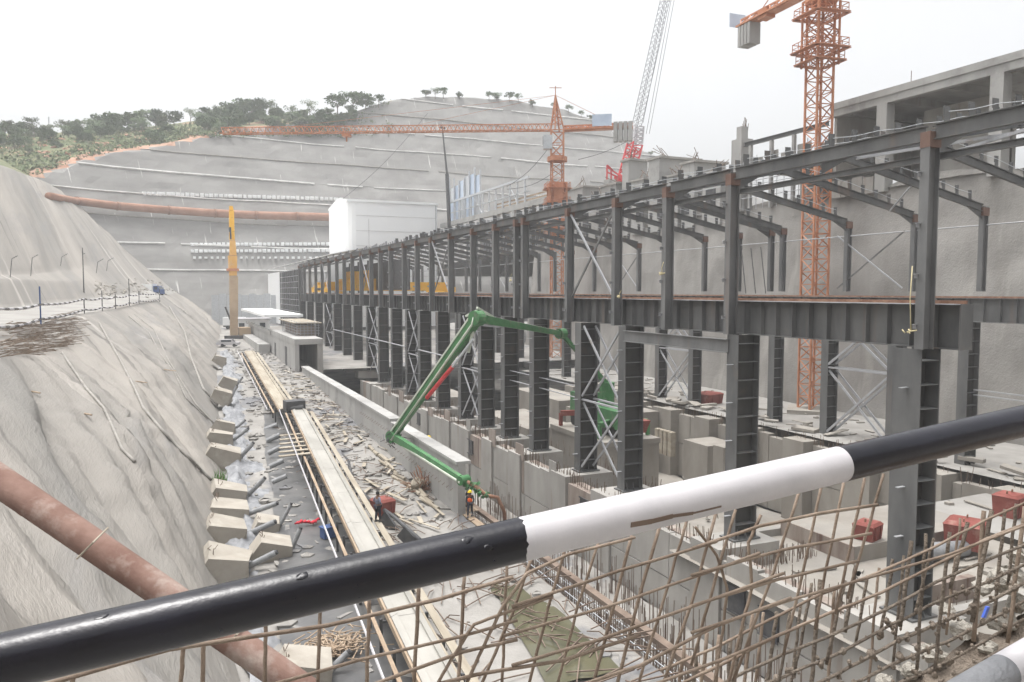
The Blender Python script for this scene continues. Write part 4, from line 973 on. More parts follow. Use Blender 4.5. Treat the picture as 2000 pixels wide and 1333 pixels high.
seg(450,468,445,4,4,'dark_metal_shade','cylinder',1.2); obj('carrier_body',MB().cbox(yb+Vector((1.5,2,1.6)),(2.6,6,1.7)),'mast_tan',yr); obj('stabiliser',MB().cbox(yb+Vector((0,-1,.4)),(6,1.2,.7)),'dark_metal_shade',yr)
obj('brace_strut',MB().beam(at(440,600,d=d),at(456,640,d=d),.3,.3),'dark_metal_shade',yr)
# site vehicles and sheds at the far end
def truck(name,loc,rz,body,L,lab,cat,box=True,sc=1.0):
    t=thing(name,loc,lab,cat,None,rz)
    s=sc
    def B(n,x0,x1,y0,y1,z0,z1,m,par=None):
        me=MB().box(x0*s,x1*s,y0*s,y1*s,z0*s,z1*s).mesh(n); me.materials.append(M[m]); o=bpy.data.objects.new(n,me); COL.objects.link(o); o.parent=par or t; return o
    def pr_(n,poly,x0,x1,m,par=None):
        me=MB().prism([(a*s,b*s) for a,b in poly],'x',x0*s,x1*s).mesh(n); me.materials.append(M[m]); o=bpy.data.objects.new(n,me); COL.objects.link(o); o.parent=par or t; return o
    if box:
        c=pr_('cab',[(0,.5),(2.1,.5),(2.1,2.7),(.9,2.7),(.15,1.7)],-1.1,1.1,body); pr_('windscreen',[(.24,1.78),(.86,2.55),(.80,2.57),(.18,1.80)],-.95,.95,'glass_dark',c)
        B('side_window',-1.12,-1.101,.9,1.8,1.7,2.45,'glass_dark',c); B('cargo_box',-1.2,1.2,2.25,L,1.0,3.2,'white_sheet'); B('chassis',-.5,.5,.3,L,.55,.95,'dark_metal_shade')
    else:
        c=pr_('body',[(0,.4),(L,.4),(L,.95),(L*.93,1.0),(L*.8,1.5),(L*.35,1.52),(L*.2,1.0),(0,.9)],-.88,.88,body)
        pr_('windscreen',[(L*.21,1.03),(L*.345,1.47),(L*.335,1.50),(L*.195,1.06)],-.75,.75,'glass_dark',c); B('side_window',-.90,-.881,L*.33,L*.78,1.02,1.42,'glass_dark',c)
    r=.48 if box else .33
    for y in (.9,L-1.2):
        for x in (-1,1):
            me=MB().tube([(x*(1.0 if box else .78)*s-.12,y*s,r*s),(x*(1.0 if box else .78)*s+.12,y*s,r*s)],r*s,14).mesh('wheel'); me.materials.append(M['tyre']); o=bpy.data.objects.new('wheel',me); COL.objects.link(o); o.parent=t
    return t
p=at(474,660,z=zg(175)); truck('parked_car',(11.6,165,zg(165)+.1),R(75),'white_paint',4.4,'white car parked at the far end of the conveyor','car',False)
truck('parked_truck',(19.5,222,zg(222)+.1),R(80),'white_paint',8.0,'white box truck at the far end of the pit near the yellow mast','truck')
tz=surf(318,578)
if tz is not None: truck('parked_van',(tz.x,tz.y,tz.z),R(60),'blue_paint',6.2,'small blue and white truck parked on the berm of the left slope','truck',True,.9)
ss_=thing('site_shed',(18,214,zg(214)),'low white flat roofed site shed below the end of the hall','shed')
obj('shed_body',MB().box(13.8,22.5,212,219,zg(214),zg(214)+3.0),'white_sheet',ss_); obj('flat_roof',MB().box(13.4,23,211.5,219.5,zg(214)+3.003,zg(214)+3.35),'white_paint',ss_)
for k in range(3): obj('shed_window',MB().box(14.8+k*2.6,16.2+k*2.6,211.93,211.98,zg(214)+1.0,zg(214)+2.2),'glass_dark',ss_)
gw=thing('site_gate',(19,243,-9.6),'tall grey sheet metal gate panels at the foot of the terraced cut','gate')
for k in range(9): obj('gate_panel',MB().box(9.5+k*2.1,11.5+k*2.1,243,243.15,-9.8,-1.0+.4*(k%2)),'galv',gw)
tw=thing('tunnel_block',(13.5,150,zg(150)),'pale grey concrete end wall block on the trench floor left of the culvert','wall')
obj('wall_block',MB().box(cx0-2.6,cx0-.6,150,196,zg(150)-.5,at(500,690,y=150).z+1.6),'concrete_pale',tw)

# ------------------------------------------------------------------ trench: anchor blocks, drain tubes, conveyors, clutter
def anchor(px,py,wpx,tube_to,lab,i,dd=0):
    p=at(px,py,z=-14.0); p=at(px,py,z=zg(p.y)+dm(wpx,dep(p))*.36); d=dep(p); w_=dm(wpx,d)*1.24
    t=thing('toe_anchor_block',p,lab,'anchor block','faceted anchor blocks along the toe of the slope')
    rr=random.Random(i); j=lambda a:a*(1+rr.uniform(-.08,.08))
    o=p+Vector((-.15*w_,0,-.15*w_))
    ex=Vector((.80,.1,-.52)).normalized(); ey=Vector((.08,1,0)).normalized(); ez=Vector((.50,-.06,.82)).normalized()
    P=lambda a,b,c:o+ex*a*w_+ey*b*w_+ez*c*w_
    vs=[P(-.48,-j(.5),-.3),P(.48,-j(.5),-.35),P(.48,j(.5),-.35),P(-.48,j(.5),-.3),
        P(-.46,-j(.46),.18),P(.30,-j(.42),.42),P(.30,j(.42),.42),P(-.46,j(.46),.18),P(.54,-j(.40),.05),P(.54,j(.40),.05)]
    vs=[v+Vector((rr.gauss(0,.035),rr.gauss(0,.035),rr.gauss(0,.03)))*w_ for v in vs]
    g=MB().add(vs,[(0,3,2,1),(0,1,8,5,4),(3,7,6,9,2),(4,5,6,7),(5,8,9,6),(8,1,2,9),(0,4,7,3)])
    obj('block',g,'concrete_block',t)
    g=MB()
    for k in range(5):
        q=P(-.42+rr.uniform(-.05,.1),rr.uniform(-.35,.35),.2); g.tube([q,q+Vector((rr.uniform(-.2,.2),rr.uniform(-.2,.2),rr.uniform(.1,.3)))*w_*.5],.02,4)
    obj('cut_strands',g,'rebar_old',t,kind='stuff')
    if tube_to:
        s=P(.42,0,.2); e=at(*tube_to,d=dep(s)+.2); obj('anchor_tube',MB().tube([s,e],w_*.062,12),'tube_steel',t)
        obj('tube_cap',MB().tube([e,e+(e-s).normalized()*.12],w_*.048,12),'dark_metal_shade',t)
ABL=[(452,1092,80,(538,1080),'largest beige anchor block, lowest and nearest above the black rail'),
 (450,1032,72,(536,1020),'beige anchor block second up from the black rail, tube to its right'),
 (455,992,66,(540,984),'beige anchor block third up from the black rail with its steel tube'),
 (458,958,60,(516,935),'beige anchor block just right of the grass tuft'),
 (545,1062,62,(586,1034),'beige anchor block set forward near the dark puddle, right of the others'),
 (528,1022,44,(568,986),'small beige anchor block half hidden behind the forward one'),
 (445,884,56,(494,866),'beige anchor block uphill of the grass tuft, sloping front'),
 (436,852,44,(484,838),'pale anchor block in the middle group with broken strands'),
 (444,830,36,(478,822),'topmost beige anchor block of the middle group'),
 (440,768,32,(462,754),'beige anchor block in the far group, nearest of three'),
 (452,745,28,(473,738),'beige anchor block in the far group, middle of three'),
 (433,700,22,None,'farthest single beige anchor block high beside the slope toe'),
 (606,1300,90,(680,1275),'beige anchor block seen through the rebar below the black rail')]
for i,a in enumerate(ABL): anchor(a[0],a[1],a[2],a[3],a[4],i)
tubes=[((505,792),(531,784)),((512,816),(537,808)),((517,840),(542,830)),((521,862),(547,850)),((524,886),(550,873)),((527,912),(554,900)),((532,942),(560,930)),((500,770),(522,764)),((496,752),(514,747)),((492,736),(508,731))]
for i,(a,b) in enumerate(tubes):
    A=at(*a,z=zg(70)+.4); B=at(*b,d=dep(A)+.2)
    tag(obj('drain_tube',MB().tube([A,B],dm(5.0,dep(A)),10),'tube_steel'),'short grey steel tube pointing out of the crumpled sheeting at the slope toe','tube','row of short steel tubes along the toe')
# crumpled sheeting along the toe
P=np.zeros((170,16,3))
for i in range(170):
    y=27+i*.75
    xt=float(np.interp(y,[25,39,55,73,98,125,160],[2.2,1.4,2.6,3.4,4.6,6.0,7.2]))
    for j in range(16):
        t=j/15; x=xt+.3+t*(2.6+1.2*fbm(y*.25,1,5)); n_=abs(fbm(x*.9,y*.7,3,5)); cover=max(0,min(1,(y-44)/14+1.2*fbm(y*.2,3,3)))
        P[i,j]=(x+.3*fbm(x,y,8),y,zg(y)-.35+.3*cover+(1-t)**1.5*.3+1.1*n_*math.sin(math.pi*min(1,t+.15)))
tag(link('crumpled_sheeting',grid_mesh(P,'crumpled_sheeting',None,None,('tarp',))),kind='stuff')
def conveyor(p0,p1,w_,m,lab,legs=True):
    c=thing('belt_conveyor',p0,lab,'conveyor'); d=(p1-p0).normalized(); s=d.cross(Vector((0,0,1))).normalized(); L=(p1-p0).length; u_=s.cross(d)
    n=max(3,int(L/6))
    for k in range(n):
        a,b=p0+d*(L*k/n),p0+d*(L*(k+.995)/n)
        g=MB().beam(a,b,w_*.62,.05).beam(a+s*w_*.40+u_*.06,b+s*w_*.40+u_*.06,w_*.22,.05,u_+s*.35).beam(a-s*w_*.40+u_*.06,b-s*w_*.40+u_*.06,w_*.22,.05,u_-s*.35)
        obj('belt',g,m,c)
        for q in (-1,1): obj('side_rail',MB().beam(a+s*q*(w_*.56)-u_*.12,b+s*q*(w_*.56)-u_*.12,.09,.26),'wood' if q<0 else 'wood_pale',c)
    for q,mm,ww in ((-1,'wood',.16),(1,'wood_pale',.35)): obj('walk_board',MB().beam(p0+s*q*(w_*.5+.62)-u_*.3,p1+s*q*(w_*.5+.62)-u_*.3,ww,.06),mm,c)
    obj('guard_rope',MB().tube([p0-s*(w_*.5+1.25)+u_*.1,p1-s*(w_*.5+1.25)+u_*.1],.05,5),'white_paint',c)
    nl=int(L/2.6)
    for k in range(nl):
        q=p0+d*(L*(k+.5)/nl); zf=zg(q.y)-.1
        g=MB()
        for s2 in (-1,1): r_=q+s*s2*(w_*.5+.35); g.beam((r_.x,r_.y,zf),(r_.x,r_.y,q.z-.2),.12,.12)
        g.beam(q-s*(w_*.5+.4)-u_*.35,q+s*(w_*.5+.4)-u_*.35,.1,.1); obj('trestle',g,'dark_metal_shade',c)
    for k in range(int(L/1.3)):
        q=p0+d*(1.3*k+.4); obj('roller',MB().tube([q-s*w_*.45-u_*.14,q+s*w_*.45-u_*.14],.07,6),'steel_light',c)
    return c,d,s,u_
c1,d1,s1,u1=conveyor(at(872,1352,z=-13.55),at(583,800,z=-11.9),1.25,'belt','long pale belt conveyor on trestles running under the black rail')
hb_=at(576,798,z=-11.8); obj('head_drum',MB().tube([hb_-s1*.8,hb_+s1*.8],.42,14),'dark_metal_shade',c1); obj('head_box',MB().cbox(hb_+Vector((0,.5,.3)),(1.9,1.6,.9),.1),'dark_metal_shade',c1)
c2,d2,s2,u2=conveyor(at(560,800,z=-12.0),at(487,686,z=-9.9),1.3,'wood_pale','second belt conveyor farther up the trench feeding down to the long one')
lp=thing('timber_landing',at(572,870,z=-12.6),'small timber landing beside the conveyor drive head','platform')
for k in range(6): q=at(560,850+k*8,z=-12.6); obj('landing_board',MB().cbox(q+Vector((.6,0,0)),(2.4,.5,.07),.1),'wood_pale',lp)
tag(obj('blue_bin',MB().prism([(-.7,0),(.7,0),(.9,.8),(-.9,.8)],'x',-.6,.6) if False else MB().cbox(at(641,1040,z=-14.6),(.8,.6,.6),.3).cbox(at(641,1040,z=-14.6)+Vector((0,0,.345)),(.9,.7,.08),.3),'blue_paint'),'small blue bin under the conveyor beside the puddle','bin')
q=at(598,1022,z=-14.75); g=MB(); 
for k in range(7): g.tube([q+Vector((-.7+k*.2,random.uniform(-.1,.1),.02)),q+Vector((-.5+k*.22,random.uniform(-.3,.3),.12+.08*math.sin(k))),q+Vector((-.4+k*.22,.3,.03))],[.05,.10,.04],6)
tag(obj('red_cloth',g,'cloth_red',smooth=True),'crumpled bright red cloth lying on the wet ground','cloth')
# red skips
def skip(name,px,py,z,w_,l,h,rz,lab):
    p=at(px,py,z=z); t=thing(name,p,lab,'skip','red steel boxes',rz)
    def ad(n,mb,m):
        me=mb.mesh(n); me.materials.append(M[m]); o=bpy.data.objects.new(n,me); COL.objects.link(o); o.parent=t
    a,b=w_/2,l/2
    ad('box_body',MB().hexa([(-a*.9,-b*.9,0),(a*.9,-b*.9,0),(a*.9,b*.9,0),(-a*.9,b*.9,0),(-a,-b,h),(a,-b,h),(a,b,h),(-a,b,h)]),'box_red')
    ad('box_lid',MB().hexa([(-a*1.04,-b*1.04,h+.003),(a*1.04,-b*1.04,h+.003),(a*1.04,b*1.04,h+.003),(-a*1.04,b*1.04,h+.003),(-a*.8,-b*.8,h+.16),(a*.8,-b*.8,h+.16),(a*.8,b*.8,h+.16),(-a*.8,b*.8,h+.16)]),'box_red')
    for s_ in (-1,1): ad('rib',MB().box(s_*a*.5-.04,s_*a*.5+.04,-b*.97-.06,-b*.97,.1,h-.05),'box_red')
    for s_ in (-1,1): ad('lifting_lug',MB().tube([(s_*a*.6,0,h+.16),(s_*a*.6,0,h+.34),(s_*a*.4,0,h+.34),(s_*a*.4,0,h+.16)],.03,5),'rust')
skip('red_skip',748,1006,zg(50),1.25,1.3,1.0,.3,'red steel box on the trench ground beside the person in dark clothes')
skip('red_skip',1694,1052,-14.08,1.3,1.2,.85,.3,'small red steel box at the edge of the concrete slab left of the nearest column')
skip('red_skip',1884,1066,-14.6,2.0,1.9,1.35,.45,'large red steel box right of the nearest column on the slab')
skip('red_skip',1970,1008,-14.6,1.5,1.5,1.35,.2,'red steel box with overhanging lid at the right edge of the photo')
skip('red_skip',1384,788,-13.5,2.6,2.4,1.2,.2,'dark red steel box on the far hall floor behind the columns')
# timbers and debris
for i in range(14):
    y=49.5+i*1.35; q=Vector((16.2-.5*random.random(),y,zg(y)+.14+.12*random.random())); l=random.uniform(1.6,3.2)
    tag(obj('timber',MB().tube([q,q+Vector((random.uniform(-.5,.3),l,random.uniform(-.05,.1)))],random.uniform(.10,.18),7),'wood_pale'),'pale round timber lying along the foot of the retaining wall','timber','timbers along the retaining wall')
g=MB(); q=at(822,958,z=zg(55)+.1)
for k in range(46):
    a=random.uniform(0,6.3); l=random.uniform(.5,2.0); g.tube([q+Vector((random.gauss(0,.3),random.gauss(0,.3),.1)),q+Vector((l*math.cos(a),l*math.sin(a),random.uniform(.1,1.6)))],.035,4,False)
tag(obj('rebar_tangle',g,'rust'),'tangle of rusty bent rebar on the ground by the retaining wall','rebar tangle')
tag(obj('tarpaulin_roll',MB().rock((q.x-.2,q.y,q.z+.5),.55,(1,1,.8),3,(8,6)),'wood_pale',smooth=True),'pale round bundle in the rebar tangle','bundle')
g=MB(); rr=random.Random(11)
for k in range(1200):
    y=rr.uniform(26,160); x=rr.uniform(float(np.interp(y,[25,60,150],[3.5,4.5,8.5])),16.8)
    if 11<x<15.8 and 25<y<38: continue
    z=zg(y)+.05; s=abs(rr.gauss(0,.17))+.06
    if rr.random()<.30: g.cbox((x,y,z+.05),(rr.uniform(.1,.4),rr.uniform(.25,1.1),.05),rr.gauss(.1,.6),rr.gauss(0,.05),rr.gauss(0,.12))
    else: g.rock((x,y,z),s,(1.2,1,.6),k,(5,3))
tag(obj('ground_debris',g,'ground'),kind='stuff')
g=MB()
for k in range(80):
    y=rr.uniform(40,120); x=rr.uniform(12.5,16.9)
    if 11<x<15.8 and 25<y<38: continue
    g.cbox((x,y,zg(y)+.12+rr.random()*.15),(rr.uniform(.1,.3),rr.uniform(.8,3.2),.04),rr.gauss(0,.7),0,rr.gauss(0,.1))
tag(obj('broken_boards',g,'wood_pale'),kind='stuff')
g=MB()
for k in range(330):
    y=rr.uniform(26,100); x=rr.uniform(9,17); a=rr.gauss(.2,.8); l=rr.uniform(.8,3.5)
    g.tube([(x,y,zg(y)+.12),(x+l*.5*math.sin(a),y+l*.5*math.cos(a),zg(y)+.2+rr.random()*.15),(x+l*math.sin(a),y+l*math.cos(a),zg(y)+.1)],.03,4,False)
for k in range(34):
    x=rr.uniform(12.5,16.6); y=rr.uniform(24,38); a=rr.uniform(0,3); l=rr.uniform(1,4)
    g.tube([(x,y,zg(y)+.2),(x+l*math.sin(a),y+l*math.cos(a),zg(y)+.25+rr.random()*.3)],.035,4,False)
tag(obj('loose_bars',g,'rebar_old'),kind='stuff')
g=MB()
for k in range(420):
    x=rr.uniform(27,67); y=rr.uniform(14,118); z=-13.4 if x>54 else (-14.9 if y<36.5 and x<45 else (-14.5 if y<36.5 else -21.3))
    if rr.random()<.6: g.cbox((x,y,z),(rr.uniform(.1,.4),rr.uniform(.6,3),.08),rr.uniform(0,3))
    else: g.rock((x,y,z),rr.uniform(.1,.5),(1,1,.5),k,(5,3))
tag(obj('floor_debris',g,'concrete_warm'),kind='stuff')
g=MB()
for k in range(70):
    x=rr.uniform(53.8,58); y=rr.uniform(30,100); g.cbox((x,y,-13.3+rr.random()*.4),(rr.uniform(.3,1.4),rr.uniform(.3,2.4),rr.uniform(.05,.3)),rr.uniform(0,3),rr.gauss(0,.1),rr.gauss(0,.1))
tag(obj('stacked_formwork',g,'concrete_warm'),kind='stuff')
hp=[at(*p,z=zg(60)+.25) for p in ((640,860),(680,900),(690,945),(720,975),(770,1010),(820,1055))]
tag(obj('ground_hose',MB().tube(hp,.13,8),'dark_metal_shade',smooth=True),'thick dark hose snaking along the trench ground past the red box','hose')
for i,(px,py) in enumerate(((760,1030),(800,1062),(700,885))):
    q=at(px,py,z=zg(48)+.1); tag(obj('steel_plate',MB().cbox(q+Vector((0,0,.2)),(.12,1.5,.8),.5+.3*i,.7),'dark_metal_shade'),['dark steel plate leaning nearest the black rail in the trench','dark steel plate just right of the lower plate in the trench','dark steel plate lying farther up the trench beside the conveyor'][i],'steel plate','steel plates lying in the trench')
# straw pile seen through the mesh
q=at(655,1265,z=-14.8); g=MB()
for k in range(260):
    a=random.uniform(0,6.3); b=q+Vector((random.gauss(0,.7),random.gauss(0,.7),random.uniform(0,.25))); g.cbox(b,(.05,random.uniform(.3,.7),.03),a,random.gauss(0,.2))
tag(obj('wood_chip_pile',g,'wood'),kind='stuff')

# ------------------------------------------------------------------ concrete pump with its green boom
pt=thing('concrete_pump_truck',(36.5,61.5,-13.0),'concrete pump truck inside the hall, its green boom folding out between the columns','concrete pump')
T=Vector((36.5,61.5,-8.6)); K0=at(1096,652,x=30.4); K1=at(932,622,x=19.5); K2=at(768,853,x=15.6); K3=at(906,938,x=16.55)
obj('truck_body',MB().box(35.3,37.7,57.5,64.5,-12.2,-10.6).box(35.4,37.6,64.7,66.7,-12.4,-9.8),'pump_green',pt)
obj('support_floor',MB().box(33.6,39.4,57,67.5,-13.5,-13.05).box(33.7,39.3,57.1,67.4,-21.5,-13.51),'concrete_warm',pt) 
for y in (58.5,60.1,63.5,65.9):
    for x in (35.5,37.5): obj('wheel',MB().tube([(x-.2,y,-12.5),(x+.2,y,-12.5)],.52,14),'tyre',pt)
obj('turret',MB().tube([(36.5,61.5,-10.5),(36.5,61.5,-8.4)],.7,12),'pump_green',pt)
obj('hopper',MB().hexa([(35.7,56.2,-12.3),(37.3,56.2,-12.3),(37.3,57.4,-12.3),(35.7,57.4,-12.3),(35.4,55.9,-11.2),(37.6,55.9,-11.2),(37.6,57.4,-11.2),(35.4,57.4,-11.2)]),'box_red',pt)
for x,y in ((34,58.5),(39,58.5),(34,66),(39,66)): obj('outrigger',MB().beam((36.5,61.5+(y-61.5)*.6,-11.6),(x,y,-11.8),.4,.5).beam((x,y,-11.8),(x,y,-13.0),.3,.3),'box_red' if y>61 else 'pump_green',pt)
def arm(name,a,b,w0,h0,h1,m,top=None):
    d=(b-a).normalized(); s=d.cross(Vector((0,0,1))).normalized()*w0/2; u_=s.normalized().cross(d)
    return obj(name,MB().hexa([a-s-u_*h0/2,a+s-u_*h0/2,b+s*.8-u_*h1/2,b-s*.8-u_*h1/2,a-s+u_*h0/2,a+s+u_*h0/2,b+s*.8+u_*h1/2,b-s*.8+u_*h1/2]),m,pt)
Tm_=Vector((35.5,57.8,-1.0))
arm('boom_section',T,K0,.34,.42,.3,'pump_green')
a2=arm('boom_section',K0,K1,.42,.36,.6,'pump_green')
a3=arm('boom_section',K1,K2,.42,.85,.5,'pump_green')
a4=arm('boom_section',K2,K3,.38,.6,.3,'pump_green')
s3=(K2-K1).normalized(); n3=s3.cross(Vector((0,0,1))).normalized(); u3=n3.cross(s3)
if u3.z<0: u3=-u3
obj('boom_top_plate',MB().beam(K1+u3*.45+s3*.5,K2+u3*.33-s3*.3,.5,.12,u3),'pump_pale',a3)
for q,r_ in ((K0,.45),(K1,.55),(K2,.5),(K3,.3)): obj('boom_joint',MB().tube([q-n3*.38,q+n3*.38],r_,14),'pump_green',pt)
off=n3*.36 if n3.dot(-K2)>0 else -n3*.36
obj('delivery_pipe',MB().tube([K0+off+Vector((0,0,.2)),K1+off+Vector((0,0,.3)),K1+off-u3*.2+s3*.4,K2+off-u3*.3,K2+off+Vector((.3,-.3,-.3)),K3+off+Vector((0,0,-.1))],.09,8),'pump_pale',pt,smooth=True)
obj('hydraulic_ram',MB().tube([K1+s3*4.2+off*.6-u3*.85,K1+s3*8.0+off*.6-u3*.6],.16,8),'crane_red',a3)
obj('hydraulic_ram',MB().tube([K1+s3*1.2+off*.6-u3*.9,K1+s3*4.2+off*.6-u3*.85],.1,8),'galv',a3)
obj('linkage',MB().beam(K1+Vector((0,0,.55)),K1+s3*2.4-u3*1.1,.16,.16).beam(K1+Vector((0,0,.55)),K1+s3*.7+u3*.9,.14,.14).beam(K1-(K1-K0).normalized()*2.2+Vector((0,0,.3)),K1+Vector((0,0,.75)),.14,.14),'pump_pale',pt)
g=MB()
for k in range(60): 
    q=K2+Vector((random.gauss(0,.35),random.gauss(0,.3),random.gauss(-.1,.3))); g.beam(q,q+Vector((random.gauss(0,.3),random.gauss(0,.3),random.gauss(0,.3))),.05,.05)
obj('joint_fittings',g,'dark_metal_shade',pt,kind='stuff')
H0,H1,H2=at(950,968,x=17.6),at(985,1000,x=18.9),at(988,1042,x=19.2)
obj('end_hose',MB().tube([K3,K3.lerp(H0,.6)+Vector((0,0,.1)),H0,at(972,972,x=18.3),H1,H2],[.13,.13,.12,.12,.12,.1],9),'rust',pt,smooth=True)
g=MB()
for k in range(70):
    t=random.random(); q=K3.lerp(H0,t*1.0)+Vector((random.gauss(0,.12),random.gauss(0,.12),random.gauss(-.05,.15))); g.cbox(q,(.25,.03,.16),random.random()*3,random.random(),random.random())
obj('hose_net',g,'pump_green',pt,kind='stuff')

# ------------------------------------------------------------------ people
def person(loc, rz, lab, top, legs, hat=None, pose='stand', vest=None, skin='skin'):
    t=thing('person',loc,lab,'person',None,rz)
    J={'pel':(0,0,.95,.145),'wai':(0,0,1.10,.135),'che':(0,.01,1.32,.155),'nek':(0,.0,1.49,.062),'hed':(0,.02,1.60,.095),'crn':(0,.02,1.70,.085)}
    st=.16 if pose=='walk' else .05
    for s,n in ((-1,'l'),(1,'r')):
        k=s*st
        J.update({n+'hip':(s*.09,0,.90,.105),n+'kne':(s*.10,.03+k,.50,.070),n+'ank':(s*.11,-.01+k*1.4,.10,.048),n+'toe':(s*.12,.13+k*1.4,.045,.040),
                  n+'sho':(s*.19,0,1.42,.062)})
        if pose=='hips': J.update({n+'elb':(s*.36,-.06,1.20,.046),n+'wri':(s*.20,.12,1.05,.036),n+'han':(s*.15,.17,1.06,.038)})
        elif pose=='reach': J.update({n+'elb':(s*.26,.16,1.24,.046),n+'wri':(s*.20,.42,1.20,.036),n+'han':(s*.18,.51,1.20,.038)})
        else: J.update({n+'elb':(s*.25,-.02,1.16,.046),n+'wri':(s*.25,.07,.92,.034),n+'han':(s*.24,.10,.83,.036)})
    ks=list(J); ed=[('pel','wai'),('wai','che'),('che','nek'),('nek','hed'),('hed','crn')]
    for n in 'lr': ed+=[('pel',n+'hip'),(n+'hip',n+'kne'),(n+'kne',n+'ank'),(n+'ank',n+'toe'),('che',n+'sho'),(n+'sho',n+'elb'),(n+'elb',n+'wri'),(n+'wri',n+'han')]
    def skinmesh(keys,eds,grow,root,name,m):
        me=bpy.data.meshes.new(name); me.from_pydata([J[k][:3] for k in keys],[(keys.index(a),keys.index(b)) for a,b in eds],[])
        o=bpy.data.objects.new(name,me); COL.objects.link(o); md=o.modifiers.new('s','SKIN'); md.use_smooth_shade=True
        for k,v in zip(keys,me.skin_vertices[0].data): v.radius=(J[k][3]*grow,J[k][3]*grow*(.8 if k in('pel','wai','che') else 1)); v.use_root = k==root
        o.modifiers.new('d','SUBSURF').levels=1
        dg=bpy.context.evaluated_depsgraph_get(); n2=bpy.data.meshes.new_from_object(o.evaluated_get(dg)); bpy.data.objects.remove(o)
        n2.name=name; n2.materials.clear(); n2.materials.append(M[m]); q=bpy.data.objects.new(name,n2); COL.objects.link(q); q.parent=t; return q
    skinmesh(ks,ed,1.0,'pel','body',skin)
    def sub(ks_): return [e for e in ed if e[0] in ks_ and e[1] in ks_]
    k1=['pel','wai','che','lsho','lelb','rsho','relb']+(['lwri','rwri']); skinmesh(k1,sub(k1),1.16,'pel','shirt',top)
    k2=['pel','lhip','lkne','lank','rhip','rkne','rank']; skinmesh(k2,sub(k2),1.2,'pel','trousers',legs)
    if vest: k3=['pel','wai','che']; skinmesh(k3,sub(k3),1.34,'pel','vest',vest)
    def ch(n,mb,m,sm=True):
        me=mb.mesh(n,(0,0,0),sm); me.materials.append(M[m]); o=bpy.data.objects.new(n,me); COL.objects.link(o); o.parent=t; return o
    if hat:
        g=MB(); hc=(0,.02,1.665)
        g.tube([(0,.02,1.655),(0,.02,1.70),(0,.02,1.755),(0,.02,1.79),(0,.02,1.80)],[.128,.126,.10,.06,.01],14).tube([(0,.035,1.645),(0,.035,1.66)],.165,14); ch('helmet',g,hat)
    else: ch('hair',MB().tube([(0,.0,1.62),(0,.0,1.70),(0,.01,1.76),(0,.01,1.79)],[.105,.112,.08,.01],12),'hair')
    for s in (-1,1):
        ch('boot',MB().hexa([(s*.11-.05,-.07+s*st*1.4,0),(s*.11+.05,-.07+s*st*1.4,0),(s*.11+.055,.22+s*st*1.4,0),(s*.11-.055,.22+s*st*1.4,0),(s*.11-.045,-.06+s*st*1.4,.12),(s*.11+.045,-.06+s*st*1.4,.12),(s*.11+.04,.20+s*st*1.4,.07),(s*.11-.04,.20+s*st*1.4,.07)]),'dark_metal_shade',False)
        ch('ear',MB().rock((s*.098,.02,1.60),.028,(.5,1,1.2),1,(6,4)),skin)
        ch('eye',MB().rock((s*.036,.112,1.62),.013,(1,.6,.8),1,(6,4)),'hair')
        w_=Vector(J[('l' if s<0 else 'r')+'han'][:3]); f=(w_-Vector(J[('l' if s<0 else 'r')+'wri'][:3])).normalized()
        sd=f.cross(Vector((1,0,0))).normalized()
        for k in range(4): b=w_+sd*(.022*(k-1.5)); ch('finger',MB().tube([b,b+f*(.055+.008*(k in(1,2))),b+f*.085+Vector((-s*.025,0,-.01))],[.011,.010,.007],6),skin)
        ch('thumb',MB().tube([w_-f*.03+Vector((-s*.02,0,0)),w_+f*.02+Vector((-s*.05,.01,0))],[.012,.009],6),skin)
    ch('nose',MB().tube([(0,.105,1.625),(0,.135,1.592)],[.010,.018],6),skin); ch('mouth',MB().cbox((0,.112,1.562),(.045,.008,.009)),'trousers',False)
    return t
bst=None
for k in range(400):
    q=c1.location.copy()+d1*(k*.1)+s1*(1.25*.5+.62)-u1*.27
    e_=abs(proj(*q)[1]-1019)
    if bst is None or e_<bst[0]: bst=(e_,q)
person(bst[1],R(-70),'person in dark blue shirt and trousers standing on the conveyor walkway near the red box','shirt_blue','trousers',None,'hips')
person((17.6,47.3,-14.97),R(150),'worker in an orange vest and yellow helmet at the end of the green boom hose','trousers','trousers','helmet_yellow','walk','vest_orange')
person((18.35,49.7,-15.0),R(60),'worker bending near the hose with yellow helmet, half hidden behind the orange vest','shirt_pale','trousers','helmet_yellow','reach')
p4=at(838,897,x=18.2); person((18.2,p4.y,-13.24),R(200),'worker in yellow vest behind the retaining wall above the green boom','shirt_pale','trousers','helmet_yellow','stand','vest_yellow')
p5=at(1034,1099,x=19.0); person((19.0,p5.y,-15.215 if True else 0),R(120),'worker whose yellow helmet just shows below the white and black rail','shirt_blue','trousers','helmet_yellow','stand')
obj('landing_plank',MB().box(18.0,18.72,48.6,51,-15.08,-15.02),'wood',cg)

